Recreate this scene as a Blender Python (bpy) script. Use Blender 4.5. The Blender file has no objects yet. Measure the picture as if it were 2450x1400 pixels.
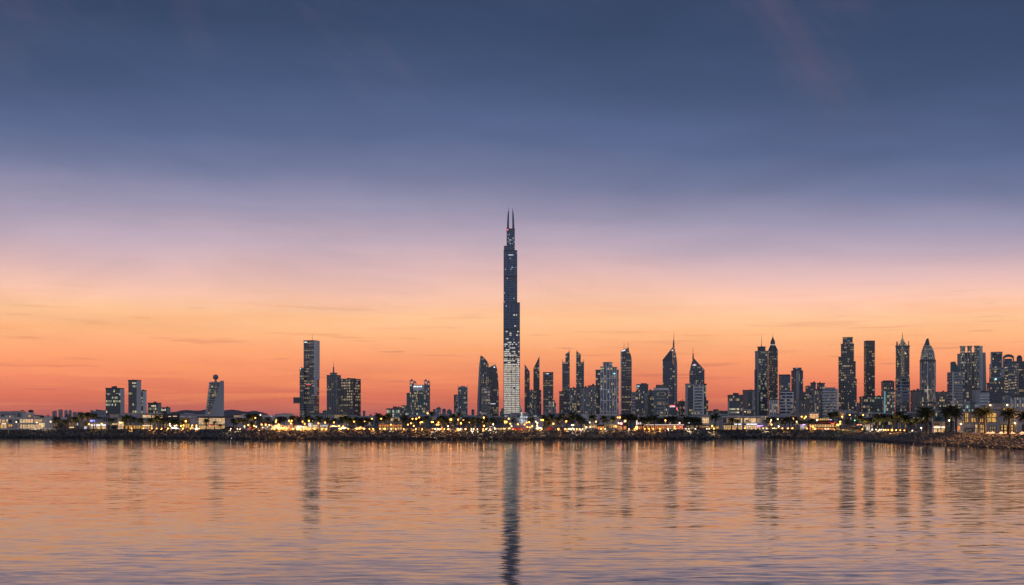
import bpy, math, random
import numpy as np
from mathutils import Vector, Matrix

sc = bpy.context.scene
COL = sc.collection
R = math.radians
rnd = random.Random(7)

# ---------------------------------------------------------------- camera
F = 2627.0            # focal length in photo pixels (photo 2450 wide)
HX, HY = 1225.0, 1005.0   # vanishing point of the view axis in photo pixels
EYE = 9.5             # camera height above the water
G = 4.3               # level of the promenade above the water
HAZE = 0.000014
cam_d = bpy.data.cameras.new('camera')
cam_d.sensor_width = 36.0
cam_d.lens = 36.0 * F / 2450.0
cam_d.shift_y = (HY - 700.0) / 2450.0
cam_d.clip_start = 0.5
cam_d.clip_end = 80000.0
cam = bpy.data.objects.new('camera', cam_d)
cam.location = (0, 0, EYE)
cam.rotation_euler = (R(90), 0, 0)
COL.objects.link(cam)
sc.camera = cam

# ---------------------------------------------------------------- view
sc.render.engine = 'CYCLES'
sc.view_settings.view_transform = 'Standard'
sc.view_settings.look = 'None'
sc.view_settings.exposure = 0.0
sc.view_settings.gamma = 1.0
sc.view_settings.use_curve_mapping = False
sc.cycles.max_bounces = 4
sc.cycles.diffuse_bounces = 1
sc.cycles.glossy_bounces = 2
sc.cycles.transmission_bounces = 2
sc.cycles.volume_bounces = 0
sc.cycles.caustics_reflective = False
sc.cycles.caustics_refractive = False
sc.cycles.sample_clamp_indirect = 6.0
sc.cycles.use_denoising = True


def lin(c):
    return tuple((v / 255 / 12.92) if v / 255 <= 0.04045 else (((v / 255) + 0.055) / 1.055) ** 2.4 for v in c)


class N:
    """small helper to wire shader nodes"""
    def __init__(self, tree):
        self.t = tree
        tree.nodes.clear()

    def n(self, kind, **kw):
        nd = self.t.nodes.new(kind)
        for k, v in kw.items():
            setattr(nd, k, v)
        return nd

    def put(self, nd, i, v):
        if v is None:
            return
        s = nd.inputs[i]
        if isinstance(v, bpy.types.NodeSocket):
            self.t.links.new(v, s)
        elif isinstance(v, (tuple, list)) and len(v) == 3 and s.type == 'RGBA':
            s.default_value = (*v, 1)
        else:
            s.default_value = v

    def math(self, op, a, b=None, c=None, clamp=False):
        nd = self.n('ShaderNodeMath', operation=op, use_clamp=clamp)
        for i, v in enumerate((a, b, c)):
            self.put(nd, i, v)
        return nd.outputs[0]

    def mix(self, f, a, b, blend='MIX'):
        nd = self.n('ShaderNodeMix', data_type='RGBA', blend_type=blend)
        self.put(nd, 0, f); self.put(nd, 6, a); self.put(nd, 7, b)
        return nd.outputs[2]

    def noise(self, vec, scale, detail=2.0, rough=0.5, dist=0.0):
        nd = self.n('ShaderNodeTexNoise')
        self.put(nd, 'Vector', vec)
        self.put(nd, 'Scale', scale); self.put(nd, 'Detail', detail)
        self.put(nd, 'Roughness', rough); self.put(nd, 'Distortion', dist)
        return nd

    def white(self, vec):
        nd = self.n('ShaderNodeTexWhiteNoise', noise_dimensions='3D')
        self.put(nd, 0, vec)
        return nd

    def comb(self, x, y, z=0.0):
        nd = self.n('ShaderNodeCombineXYZ')
        self.put(nd, 0, x); self.put(nd, 1, y); self.put(nd, 2, z)
        return nd.outputs[0]

    def sep(self, v):
        nd = self.n('ShaderNodeSeparateXYZ')
        self.put(nd, 0, v)
        return nd.outputs

    def smooth(self, v, a, b, lo=0.0, hi=1.0):
        nd = self.n('ShaderNodeMapRange', interpolation_type='SMOOTHSTEP')
        for i, q in enumerate((v, a, b, lo, hi)):
            self.put(nd, i, q)
        return nd.outputs[0]

    def ramp(self, f, stops, mode='LINEAR'):
        nd = self.n('ShaderNodeValToRGB')
        cr = nd.color_ramp
        cr.interpolation = mode
        while len(cr.elements) < len(stops):
            cr.elements.new(0.5)
        for e, (p, c) in zip(cr.elements, stops):
            e.position = p
            e.color = (*c, 1)
        self.put(nd, 0, f)
        return nd.outputs[0]


# ---------------------------------------------------------------- sky (dusk: the sun has set behind the city)
world = bpy.data.worlds.new('World')
sc.world = world
world.use_nodes = True
w = N(world.node_tree)
d = w.n('ShaderNodeTexCoord').outputs['Generated']
dx, dy, dz = w.sep(d)
hyp = w.math('SQRT', w.math('ADD', w.math('MULTIPLY', dx, dx), w.math('ADD', w.math('MULTIPLY', dy, dy), 1e-6)))
tan_el = w.math('DIVIDE', dz, hyp)
azim = w.math('ARCTAN2', dx, dy)
face = w.math('DIVIDE', dy, hyp)
# slow undulation of the colour bands
und = w.noise(w.comb(w.math('MULTIPLY', azim, 2.6), w.math('MULTIPLY', tan_el, 9.0), 3.7), 1.0, 3.0, 0.55).outputs[0]
sag = w.math('MULTIPLY', w.smooth(tan_el, 0.0, 0.12), 0.075)
az2 = w.math('MINIMUM', w.math('MULTIPLY', azim, azim), 0.3)
t = w.math('MULTIPLY', w.math('MULTIPLY', tan_el, 2.0), w.math('ADD', 1.0, w.math('MULTIPLY', az2, 0.45)))
t = w.math('ADD', t, w.math('MULTIPLY', w.math('SUBTRACT', und, 0.5), sag))
# the glow is strongest left of the city: the bands sink a little to the right
lean = w.math('MULTIPLY', w.math('SINE', azim), w.math('MULTIPLY', w.smooth(tan_el, 0.02, 0.2), 0.055))
t = w.math('ADD', t, lean)
t = w.math('MAXIMUM', t, 0.0)
row = lambda y: (1005 - y) / F * 2.0
front = w.ramp(t, [(row(y), lin(c)) for y, c in [
    (1005, (160, 92, 94)), (985, (182, 98, 90)), (950, (212, 110, 86)), (905, (234, 132, 97)),
    (855, (249, 158, 109)), (800, (252, 181, 128)), (755, (251, 192, 145)), (705, (243, 191, 168)),
    (650, (218, 179, 176)), (585, (184, 163, 178)), (510, (149, 142, 168)), (430, (109, 116, 149)),
    (345, (84, 98, 136)), (210, (62, 80, 115)), (60, (50, 67, 99)), (-160, (43, 58, 88))]])
back = w.ramp(w.math('MAXIMUM', w.math('MULTIPLY', tan_el, 1.0), 0.0), [
    (0.0, lin((192, 186, 188))), (0.08, lin((206, 203, 208))), (0.25, lin((168, 175, 196))), (0.6, lin((98, 114, 152))), (1.0, lin((56, 72, 108)))])
sky = w.mix(w.smooth(face, -0.6, 0.8), back, front)
# thin dark streaks of cloud low over the city
st = w.noise(w.comb(w.math('MULTIPLY', azim, 9.0), w.math('MULTIPLY', tan_el, 210.0), 1.3), 1.0, 3.0, 0.6, 0.2).outputs[0]
lowband = w.math('MULTIPLY', w.smooth(tan_el, 0.0, 0.02), w.smooth(tan_el, 0.05, 0.14, 1.0, 0.0))
streak = w.math('MULTIPLY', w.smooth(st, 0.56, 0.72), lowband)
streak = w.math('MULTIPLY', streak, w.smooth(face, 0.2, 0.9))
sky = w.mix(w.math('MULTIPLY', streak, 0.3), sky, lin((168, 88, 84)))
st2 = w.noise(w.comb(w.math('MULTIPLY', azim, 5.0), w.math('MULTIPLY', tan_el, 95.0), 8.3), 1.0, 4.0, 0.6, 0.4).outputs[0]
glow = w.math('MULTIPLY', w.smooth(st2, 0.5, 0.68), lowband)
sky = w.mix(w.math('MULTIPLY', glow, 0.32), sky, lin((255, 160, 100)))
st3 = w.noise(w.comb(w.math('MULTIPLY', azim, 16.0), w.math('MULTIPLY', tan_el, 300.0), 5.1), 1.0, 2.0, 0.5, 0.1).outputs[0]
wisp = w.math('MULTIPLY', w.smooth(st3, 0.68, 0.76), lowband)
sky = w.mix(w.math('MULTIPLY', wisp, 0.3), sky, lin((126, 84, 92)))
# faint rosy veils high up
ve = w.noise(w.comb(w.math('ADD', w.math('MULTIPLY', azim, 7.0), w.math('MULTIPLY', tan_el, 5.0)), w.math('MULTIPLY', tan_el, 6.0), 2.2), 1.0, 4.0, 0.6, 0.3).outputs[0]
veil = w.math('MULTIPLY', w.smooth(ve, 0.48, 0.80), w.smooth(tan_el, 0.2, 0.3))
sky = w.mix(w.math('MULTIPLY', veil, 0.24), sky, lin((122, 98, 116)))
# uneven haze: broad soft patches a little lighter and darker
pat = w.noise(w.comb(w.math('ADD', w.math('MULTIPLY', azim, 4.0), w.math('MULTIPLY', tan_el, 3.0)), w.math('MULTIPLY', tan_el, 16.0), 6.6), 1.0, 5.0, 0.6, 0.4).outputs[0]
pv_ = w.n('ShaderNodeVectorMath', operation='SCALE')
w.put(pv_, 0, sky); w.put(pv_, 'Scale', w.smooth(pat, 0.25, 0.75, 0.92, 1.08))
sky = pv_.outputs[0]
bg = w.n('ShaderNodeBackground')
w.put(bg, 0, sky); w.put(bg, 1, 1.09)
# the physical twilight sky under it, sun three degrees below the horizon behind the city
ns = w.n('ShaderNodeTexSky', sky_type='NISHITA')
ns.sun_disc = False
ns.sun_elevation = R(-3.0)
ns.sun_rotation = R(0.0)
bg2 = w.n('ShaderNodeBackground')
w.put(bg2, 0, ns.outputs[0]); w.put(bg2, 1, 0.05)
ad = w.n('ShaderNodeAddShader')
w.t.links.new(bg.outputs[0], ad.inputs[0]); w.t.links.new(bg2.outputs[0], ad.inputs[1])
wo = w.n('ShaderNodeOutputWorld')
w.t.links.new(ad.outputs[0], wo.inputs[0])

# ---------------------------------------------------------------- materials
MATS = {}


def principled(nm):
    m = bpy.data.materials.new(nm)
    m.use_nodes = True
    q = N(m.node_tree)
    p = q.n('ShaderNodeBsdfPrincipled')
    o = q.n('ShaderNodeOutputMaterial')
    m.node_tree.links.new(p.outputs[0], o.inputs[0])
    return m, q, p


def plain(nm, col, rough=0.7, var=0.25, scale=0.35, metal=0.0, streak=False):
    """one colour broken up by soft blotches and weather streaks"""
    if nm in MATS:
        return MATS[nm]
    m, q, p = principled(nm)
    pos = q.n('ShaderNodeNewGeometry').outputs['Position']
    if streak:
        x, y, z = q.sep(pos)
        pos = q.comb(q.math('MULTIPLY', x, 2.0), q.math('MULTIPLY', y, 2.0), q.math('MULTIPLY', z, 0.35))
    f = q.noise(pos, scale, 4.0, 0.6).outputs[0]
    dark = tuple(c * (1 - var) for c in col)
    lite = tuple(min(1, c * (1 + var)) for c in col)
    q.put(p, 'Base Color', q.mix(q.smooth(f, 0.3, 0.7), dark, lite))
    q.put(p, 'Roughness', rough); q.put(p, 'Metallic', metal)
    MATS[nm] = m
    return m


def glow_mat(nm, col, strength, sample=True):
    if nm in MATS:
        return MATS[nm]
    m, q, p = principled(nm)
    q.put(p, 'Base Color', (0.6, 0.6, 0.6))
    q.put(p, 'Emission Color', col); q.put(p, 'Emission Strength', strength)
    if not sample:
        m.cycles.emission_sampling = 'NONE'
    MATS[nm] = m
    return m


def room_mat(nm, col, strength, dark=0.15, scale=1.2, tint=(1.0, 0.45, 0.2)):
    """a lit room seen through glass: shelves, furniture and people break the light up"""
    if nm in MATS:
        return MATS[nm]
    m, q, p = principled(nm)
    pos = q.n('ShaderNodeNewGeometry').outputs['Position']
    x, y, z = q.sep(pos)
    xx = q.math('ADD', x, q.math('MULTIPLY', y, 0.6))
    cell = q.comb(q.math('FLOOR', q.math('MULTIPLY', xx, scale)), q.math('FLOOR', q.math('MULTIPLY', z, scale * 1.3)))
    a = q.white(cell).outputs[0]
    b = q.noise(pos, scale * 0.9, 3.0, 0.6).outputs[0]
    e = q.math('ADD', q.math('MULTIPLY', a, 0.45), q.smooth(b, 0.3, 0.65, 0.0, 0.75))
    e = q.math('ADD', q.math('MULTIPLY', e, 1 - dark), dark)
    q.put(p, 'Base Color', (0.04, 0.04, 0.05)); q.put(p, 'Roughness', 0.1)
    q.put(p, 'Emission Color', q.mix(q.smooth(b, 0.4, 0.75), col, tuple(c * k for c, k in zip(col, tint))))
    q.put(p, 'Emission Strength', q.math('MULTIPLY', e, strength))
    MATS[nm] = m
    return m


def facade(nm, glass=(.02, .03, .045), frame=(.06, .065, .075), fh=3.7, bw=2.0, span=0.3, mull=0.22, lit=0.2,
           col=(1.0, .70, .32), es=0.9, rough=0.24, run=2.0, floors=0.5, cool=0.07, lowlit=None, even=False):
    """curtain wall: recessed-looking panes between frame bands, some rooms lit; uv is in metres"""
    if nm in MATS:
        return MATS[nm]
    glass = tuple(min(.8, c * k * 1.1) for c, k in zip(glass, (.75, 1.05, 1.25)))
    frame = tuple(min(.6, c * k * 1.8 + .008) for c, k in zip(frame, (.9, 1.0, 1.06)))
    lit = lit + .09
    es *= 0.5
    bw *= 0.72
    m, q, p = principled(nm)
    uv = q.n('ShaderNodeUVMap').outputs[0]
    u, v, _ = q.sep(uv)
    rn = q.n('ShaderNodeObjectInfo').outputs['Random']
    uu = q.math('DIVIDE', u, bw); vv = q.math('DIVIDE', v, fh)
    cu = q.math('FLOOR', uu); cv = q.math('FLOOR', vv)
    fu = q.math('FRACT', uu); fv = q.math('FRACT', vv)
    win = q.math('MULTIPLY', q.math('GREATER_THAN', fu, mull), q.math('GREATER_THAN', fv, span))
    sd = q.math('MULTIPLY', rn, 97.0)
    r1 = q.white(q.comb(cu, cv, sd)).outputs
    r2 = q.white(q.comb(q.math('FLOOR', q.math('DIVIDE', cu, run)), cv, q.math('ADD', sd, 5.0))).outputs[0]
    r3 = q.white(q.comb(cv, 3.0, sd)).outputs[0]
    big = q.noise(q.comb(q.math('MULTIPLY', u, 0.02), q.math('MULTIPLY', v, 0.035), sd), 1.0, 2.0).outputs[0]
    score = q.math('ADD', q.math('MULTIPLY', r2, 0.75), q.math('MULTIPLY', r1[0], 0.25))
    bias = q.math('ADD', q.math('MULTIPLY', q.math('SUBTRACT', r3, 0.5), 0.5 * floors), q.math('MULTIPLY', q.math('SUBTRACT', big, 0.5), 0.9))
    thr = q.math('SUBTRACT', 1.0 - lit, bias)
    if lowlit:
        # more rooms lit low down: (height where it starts, height where all are lit)
        extra = q.smooth(q.math('ADD', v, q.math('MULTIPLY', q.math('SUBTRACT', big, 0.5), 60.0)), lowlit[0], lowlit[1], 0.0, lowlit[2])
        thr = q.math('SUBTRACT', thr, extra)
    on = q.math('MULTIPLY', q.math('GREATER_THAN', score, thr), win)
    wear = q.noise(q.comb(q.math('MULTIPLY', u, 0.5), q.math('MULTIPLY', v, 0.06), sd), 1.0, 4.0, 0.6).outputs[0]
    fr = q.mix(q.smooth(wear, 0.3, 0.7), tuple(c * 0.75 for c in frame), tuple(c * 1.2 for c in frame))
    tone = q.math('ADD', 0.6, q.math('MULTIPLY', r1[0], 0.8))
    gl = q.n('ShaderNodeVectorMath', operation='SCALE')
    q.put(gl, 0, glass); q.put(gl, 'Scale', tone)
    q.put(p, 'Base Color', q.mix(win, fr, gl.outputs[0]))
    q.put(p, 'Roughness', q.math('ADD', q.math('MULTIPLY', win, rough - 0.6), q.math('ADD', 0.6, q.math('MULTIPLY', r1[0], 0.06))))
    q.put(p, 'IOR', 1.75)
    ec = q.mix(q.math('LESS_THAN', q.sep(r1[1])[1], cool), col, (0.85, 0.95, 1.0))
    q.put(p, 'Emission Color', ec)
    q.put(p, 'Emission Strength', q.math('MULTIPLY', on, q.math('MULTIPLY', es, q.math('ADD', 0.45 if even else 0.16, q.math('MULTIPLY', q.sep(r1[1])[0], 0.4) if even else q.math('POWER', q.sep(r1[1])[0], 2.2)))))
    m.cycles.emission_sampling = 'NONE'
    MATS[nm] = m
    return m


# ---------------------------------------------------------------- mesh helpers
def mesh(nm, vs, fs, mat=None, uv=None, smooth=False):
    me = bpy.data.meshes.new(nm)
    me.from_pydata([tuple(v) for v in vs], [], [tuple(f) for f in fs])
    if uv is not None:
        me.uv_layers.new(name='UVMap').data.foreach_set('uv', [c for q in uv for c in q])
    if mat:
        me.materials.append(mat)
    if smooth:
        me.polygons.foreach_set('use_smooth', [True] * len(me.polygons))
    me.update()
    return me


def link(nm, data, parent=None, loc=(0, 0, 0), rot=(0, 0, 0), scale=(1, 1, 1)):
    o = bpy.data.objects.new(nm, data)
    COL.objects.link(o)
    o.parent = parent
    o.location = loc
    o.rotation_euler = rot
    o.scale = scale
    return o


def tag(o, label=None, cat=None, group=None, kind=None):
    for k, v in (('label', label), ('category', cat), ('group', group), ('kind', kind)):
        if v:
            o[k] = v
    return o


class Geo:
    """collects prisms into one mesh, with uv in metres on the walls"""
    def __init__(self):
        self.v, self.f, self.uv = [], [], []

    def prism(self, poly, z0, z1, top=None, ztop=None, caps=True):
        """poly: ccw list of (x, y); top: other polygon at the upper end; ztop: height of each upper corner"""
        n = len(poly)
        b = len(self.v)
        tp = top or poly
        self.v += [(x, y, z0) for x, y in poly]
        self.v += [(x, y, (ztop[i] if ztop else z1)) for i, (x, y) in enumerate(tp)]
        u = 0.0
        for i in range(n):
            j = (i + 1) % n
            L = math.hypot(poly[j][0] - poly[i][0], poly[j][1] - poly[i][1])
            self.f.append((b + i, b + j, b + n + j, b + n + i))
            a, c = self.v[b + n + i][2], self.v[b + n + j][2]
            self.uv += [(u, z0), (u + L, z0), (u + L, c), (u, a)]
            u += L + 3.0
        if caps:
            self.f.append(tuple(b + n + i for i in range(n))); self.uv += [(0.01, 0.01)] * n
            self.f.append(tuple(b + i for i in reversed(range(n)))); self.uv += [(0.01, 0.01)] * n
        return self

    def box(self, x0, x1, y0, y1, z0, z1):
        return self.prism([(x0, y0), (x1, y0), (x1, y1), (x0, y1)], z0, z1)

    def bar(self, a, b, r, n=6, r2=None):
        a, b = Vector(a), Vector(b)
        r2 = r if r2 is None else r2
        dr = (b - a).normalized()
        s = dr.orthogonal().normalized(); t2 = dr.cross(s)
        k = len(self.v)
        for c, rr in ((a, r), (b, r2)):
            for i in range(n):
                an = 2 * math.pi * i / n
                self.v.append(tuple(c + (s * math.cos(an) + t2 * math.sin(an)) * rr))
        for i in range(n):
            j = (i + 1) % n
            self.f.append((k + i, k + j, k + n + j, k + n + i)); self.uv += [(0.01, 0.01)] * 4
        self.f.append(tuple(k + n + i for i in range(n))); self.uv += [(0.01, 0.01)] * n
        self.f.append(tuple(k + i for i in reversed(range(n)))); self.uv += [(0.01, 0.01)] * n
        return self

    def ball(self, c, r, nu=16, nv=10, sz=1.0):
        k = len(self.v)
        for i in range(1, nv):
            th = math.pi * i / nv
            for j in range(nu):
                ph = 2 * math.pi * j / nu
                self.v.append((c[0] + r * math.sin(th) * math.cos(ph), c[1] + r * math.sin(th) * math.sin(ph), c[2] + r * sz * math.cos(th)))
        tp = len(self.v); self.v.append((c[0], c[1], c[2] + r * sz)); self.v.append((c[0], c[1], c[2] - r * sz))
        for i in range(nv - 2):
            for j in range(nu):
                q = (j + 1) % nu
                self.f.append((k + i * nu + j, k + (i + 1) * nu + j, k + (i + 1) * nu + q, k + i * nu + q)); self.uv += [(0.01, 0.01)] * 4
        for j in range(nu):
            q = (j + 1) % nu
            self.f.append((tp, k + j, k + q)); self.uv += [(0.01, 0.01)] * 3
            self.f.append((tp + 1, k + (nv - 2) * nu + q, k + (nv - 2) * nu + j)); self.uv += [(0.01, 0.01)] * 3
        return self

    def mesh(self, nm, mat, smooth=False):
        return mesh(nm, self.v, self.f, mat, self.uv, smooth)


def offset(poly, d):
    """move every edge of a convex ccw polygon outwards by d"""
    n = len(poly)
    out = []
    for i in range(n):
        p0, p1, p2 = Vector(poly[i - 1]), Vector(poly[i]), Vector(poly[(i + 1) % n])
        e1, e2 = (p1 - p0).normalized(), (p2 - p1).normalized()
        n1, n2 = Vector((e1.y, -e1.x)), Vector((e2.y, -e2.x))
        m = (n1 + n2)
        if m.length < 1e-5:
            m = n1
        m.normalize()
        k = max(0.35, m.dot(n1))
        out.append(tuple(p1 + m * (d / k)))
    return out


# ---------------------------------------------------------------- shoreline: photo x -> distance of the waterline
SHORE = [(-1500, 640), (-600, 615), (0, 594), (350, 580), (560, 548), (1000, 541), (1225, 537), (1500, 545), (1690, 552), (1712, 556), (1724, 566),
         (1729, 580), (1745, 587), (1870, 583), (1920, 571), (2000, 551), (2060, 501), (2120, 463), (2200, 430), (2280, 402), (2360, 374), (2450, 354), (2900, 275), (3400, 220)]


def shore(x):
    return float(np.interp(x, [a for a, _ in SHORE], [b for _, b in SHORE]))


def setb(x):
    """horizontal run of the rock slope: steep along the breakwater, gentler on the near shore"""
    return float(np.interp(x, [1880, 2000, 2080], [7.0, 10.0, 13.0]))


def shore_frame(x):
    """unit normal pointing inland at the waterline under photo column x, and how far a ray must run for one metre inland"""
    a, b_ = x - 14, x + 14
    p0 = Vector(((a - HX) * shore(a) / F, shore(a))); p1 = Vector(((b_ - HX) * shore(b_) / F, shore(b_)))
    t_ = (p1 - p0).normalized()
    n = Vector((-t_.y, t_.x))
    ray = Vector(((x - HX) / F, 1.0)).normalized()
    if n.dot(ray) < 0:
        n = -n
    # per metre of depth (y), not of ray length
    return n, min(3.2, ray.y / max(.2, n.dot(ray)))


def behind(x, back):
    """distance (depth) of a point standing `back` metres behind the waterline"""
    k = shore_frame(x)[1]
    back += setb(x) - 7.0
    return shore(x) + min(back, 30.0) * k + max(0.0, back - 30.0)


def ground_pt(x, D, z=G):
    return ((x - HX) * D / F, D, z)


# landmarks of the skyline by photo x, used to say where the many small things stand
MARKS = [(118, 'the white terraced villas'), (245, 'the distant lilac tower blocks'), (352, 'the white-ended glass office blocks'),
         (440, 'the black flat-roofed block'), (575, 'the tower with a ball on top'), (700, 'the low white flat-roofed houses'),
         (775, 'the tall slab tower with a side box'), (885, 'the two dark office towers'), (966, 'the small lit office block'),
         (1040, 'the twin-turret tower'), (1130, 'the arch-topped tower'), (1200, 'the sail-shaped towers'), (1250, 'the tallest tower'),
         (1335, 'the two blade-topped towers'), (1400, 'the two pinnacled towers'), (1482, 'the white-finned stepped tower'),
         (1560, 'the curved-top tower with two aerials'), (1636, 'the taller slant-roofed spire tower'), (1700, 'the shorter slant-roofed spire tower'),
         (1800, 'the white glass-fronted restaurant'), (1864, 'the cone-spired tower'), (1930, 'the two flat-topped blue towers'),
         (2004, 'the cluster of balconied flats'), (2056, 'the stepped brown tower'), (2104, 'the plain slab tower'), (2141, 'the teal-edged block'),
         (2192, 'the crown-topped tower'), (2240, 'the bullet-shaped tower'), (2290, 'the sloped-cap grey tower'), (2360, 'the triple-ribbed tower'),
         (2400, 'the open-framed tower'), (99999, 'the arch-crowned tower')]
AUTO = {}


def mark(x):
    for a, b in MARKS:
        if x < a:
            return b


def auto(o, phrase, x, cat, group, prep='below'):
    o['category'] = cat
    o['group'] = group
    AUTO.setdefault((phrase, prep, mark(x)), []).append((x, o))
    return o


ORD = 'first second third fourth fifth sixth seventh eighth ninth tenth eleventh twelfth thirteenth fourteenth fifteenth sixteenth seventeenth eighteenth nineteenth twentieth'.split()


def finish_labels():
    for (phrase, prep, mk), lst in AUTO.items():
        lst.sort(key=lambda t_: t_[0])
        for i, (_, o) in enumerate(lst):
            o['label'] = f'{phrase} {prep} {mk}' if len(lst) == 1 else f'{phrase} {prep} {mk}, {ORD[min(i, 19)]} from left'


class B:
    """a building: an Empty at its foot, turned to face the viewpoint; sizes are read off the photo at its distance"""
    def __init__(s, name, label, x, D, cat='tower', group=None, ground=G):
        az = math.atan((x - HX) / F)
        s.x, s.D, s.s, s.c, s.G = x, D, D / F, math.cos(az), ground
        s.e = link(name, None, None, (D * math.tan(az), D, ground), (0, 0, -az))
        s.e.empty_display_size = 2.0
        tag(s.e, label, cat, group)
        s.parts = []

    def X(s, px):
        return (px - s.x) * s.s * s.c

    def Z(s, y):
        return EYE + (HY - y) * s.s - s.G

    def rect(s, x0, x1, off=0.0, depth=None):
        a, b = s.X(x0), s.X(x1)
        dp = depth if depth else max(8.0, min(42.0, (b - a) * 0.95))
        return [(a, off), (b, off), (b, off + dp), (a, off + dp)]

    def corner(s, x0, xm, x1, off=0.0):
        """a box turned so that two faces show, their shared edge at xm"""
        a, m, b = s.X(x0), s.X(xm), s.X(x1)
        fl, fr = m - a, b - m
        th = math.atan2(fr, fl)
        wv = (-fl, fl * math.tan(th)); dv = (fr, fr / math.tan(th))
        return [(m, off), (m + dv[0], off + dv[1]), (m + dv[0] + wv[0], off + dv[1] + wv[1]), (m + wv[0], off + wv[1])]

    def oval(s, x0, x1, n=20, off=0.0, squash=1.0):
        a, b = s.X(x0), s.X(x1)
        r = (b - a) / 2
        return [((a + b) / 2 + r * math.cos(2 * math.pi * i / n - math.pi / 2), off + r * squash * (1 + math.sin(2 * math.pi * i / n - math.pi / 2))) for i in range(n)]

    def part(s, nm, geo, mat, parent=None, kind=None, smooth=False):
        o = link(nm, geo.mesh(nm, mat, smooth), parent or s.e)
        if kind:
            o['kind'] = kind
        return o

    def vol(s, nm, poly, ytop, mat, ybot=None, parent=None, top=None, ytops=None, smooth=False):
        z0 = 0.0 if ybot is None else s.Z(ybot)
        g = Geo().prism(poly, z0, s.Z(ytop), top, [s.Z(q) for q in ytops] if ytops else None)
        return s.part(nm, g, mat, parent, smooth=smooth)

    def bands(s, poly, ytop, ybot, pitch, h, proud, mat, parent=None, nm='floor_bands'):
        z0 = 1.0 if ybot is None else s.Z(ybot)
        z1 = s.Z(ytop)
        g = Geo()
        q = offset(poly, proud)
        z = z0
        while z + h < z1:
            g.prism(q, z, z + h)
            z += pitch
        if g.v:
            s.part(nm, g, mat, parent, 'stuff')

    def fins(s, poly, ytop, ybot, pitch, wd, proud, mat, edges=(0,), parent=None, nm='wall_fins'):
        z0 = 0.5 if ybot is None else s.Z(ybot)
        z1 = s.Z(ytop)
        g = Geo()
        n = len(poly)
        for e in edges:
            p, q = Vector(poly[e]), Vector(poly[(e + 1) % n])
            L = (q - p).length
            dr = (q - p) / L
            nr = Vector((dr.y, -dr.x))
            k = max(1, round(L / pitch))
            for i in range(k + 1):
                c = p + dr * min(max(L * i / k, wd / 2), L - wd / 2)
                a1, b1 = c - dr * wd / 2, c + dr * wd / 2
                g.prism([tuple(a1 + nr * proud), tuple(b1 + nr * proud), tuple(b1 - nr * 0.1), tuple(a1 - nr * 0.1)], z0, z1)
        s.part(nm, g, mat, parent, 'stuff')

    def plant(s, poly, ytop, mat, n=3, hmax=3.5):
        """lift housings, tanks and chillers on a flat roof"""
        xs = [p[0] for p in poly]; ys = [p[1] for p in poly]
        z = s.Z(ytop)
        for _ in range(n):
            wx = (max(xs) - min(xs)) * rnd.uniform(.12, .3)
            cx = rnd.uniform(min(xs) * .7 + max(xs) * .3, min(xs) * .3 + max(xs) * .7)
            cy = rnd.uniform(min(ys) * .65 + max(ys) * .35, min(ys) * .35 + max(ys) * .65)
            h = rnd.uniform(.35, 1) * hmax
            g = Geo().box(cx - wx / 2, cx + wx / 2, cy - wx / 2, cy + wx / 2, z, z + h)
            s.part('roof_housing', g, mat)

    def mast(s, x, ybot, ytop, r, mat, off=6.0, parent=None, nm='aerial', r2=None):
        return s.part(nm, Geo().bar((s.X(x), off, s.Z(ybot)), (s.X(x), off, s.Z(ytop)), r, 6, r * 0.35 if r2 is None else r2), mat, parent)

    def window(s, x0, x1, y0, y1, pane, frame, nx=2, ny=1, off=0.0, t=0.12, nm='window'):
        a, b, z1, z0 = s.X(x0), s.X(x1), s.Z(y0), s.Z(y1)
        g = Geo()
        for x_ in [a + (b - a) * i / nx for i in range(nx + 1)]:
            g.box(x_ - t / 2, x_ + t / 2, off - 0.16, off + 0.02, z0, z1)
        for i in range(ny + 1):
            z_ = z0 + (z1 - z0) * i / ny
            g.box(a, b, off - 0.155, off + 0.02, z_ - t / 2, z_ + t / 2)
        o = s.part(nm, g, frame)
        s.part('pane', Geo().box(a, b, off - 0.05, off + 0.02, z0, z1), pane, o)
        return o
# ================================================================ setting
# ---------------------------------------------------------------- water
m, q, p = principled('water')
pos = q.n('ShaderNodeNewGeometry').outputs['Position']
x, y, z = q.sep(pos)
calm = q.noise(q.comb(q.math('MULTIPLY', x, 0.006), q.math('MULTIPLY', y, 0.012), 0.0), 1.0, 2.0).outputs[0]
# the water is sheltered close under the breakwater and ruffled further out
open_w = q.smooth(y, 520.0, 260.0, 0.6, 1.0)
amp = q.math('MULTIPLY', q.smooth(calm, 0.3, 0.7, 0.62, 1.0), q.math('MULTIPLY', open_w, q.smooth(y, 60.0, 200.0, 0.68, 1.0)))
sx = sy = None
for i, (lx, ly, ax, ay, rot) in enumerate([(1.5, 0.32, .08, .075, .05), (3.6, 0.8, .06, .078, -.05), (9.0, 2.0, .016, .04, .07), (24.0, 5.5, .006, .020, -.04), (110.0, 26.0, .002, .006, .02)]):
    cx = q.math('ADD', q.math('MULTIPLY', x, 1 / lx), q.math('MULTIPLY', y, rot / ly))
    cy = q.math('ADD', q.math('MULTIPLY', y, 1 / ly), q.math('MULTIPLY', x, rot / ly))
    nz = q.noise(q.comb(cx, cy, i * 7.3), 1.0, 2.0, 0.55, 0.25).outputs['Color']
    r_, g_, b_ = q.sep(nz)
    vx = q.math('MULTIPLY', q.math('SUBTRACT', r_, 0.5), ax * 2)
    vy = q.math('MULTIPLY', q.math('SUBTRACT', g_, 0.5), ay * 2)
    sx = vx if sx is None else q.math('ADD', sx, vx)
    sy = vy if sy is None else q.math('ADD', sy, vy)
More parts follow.
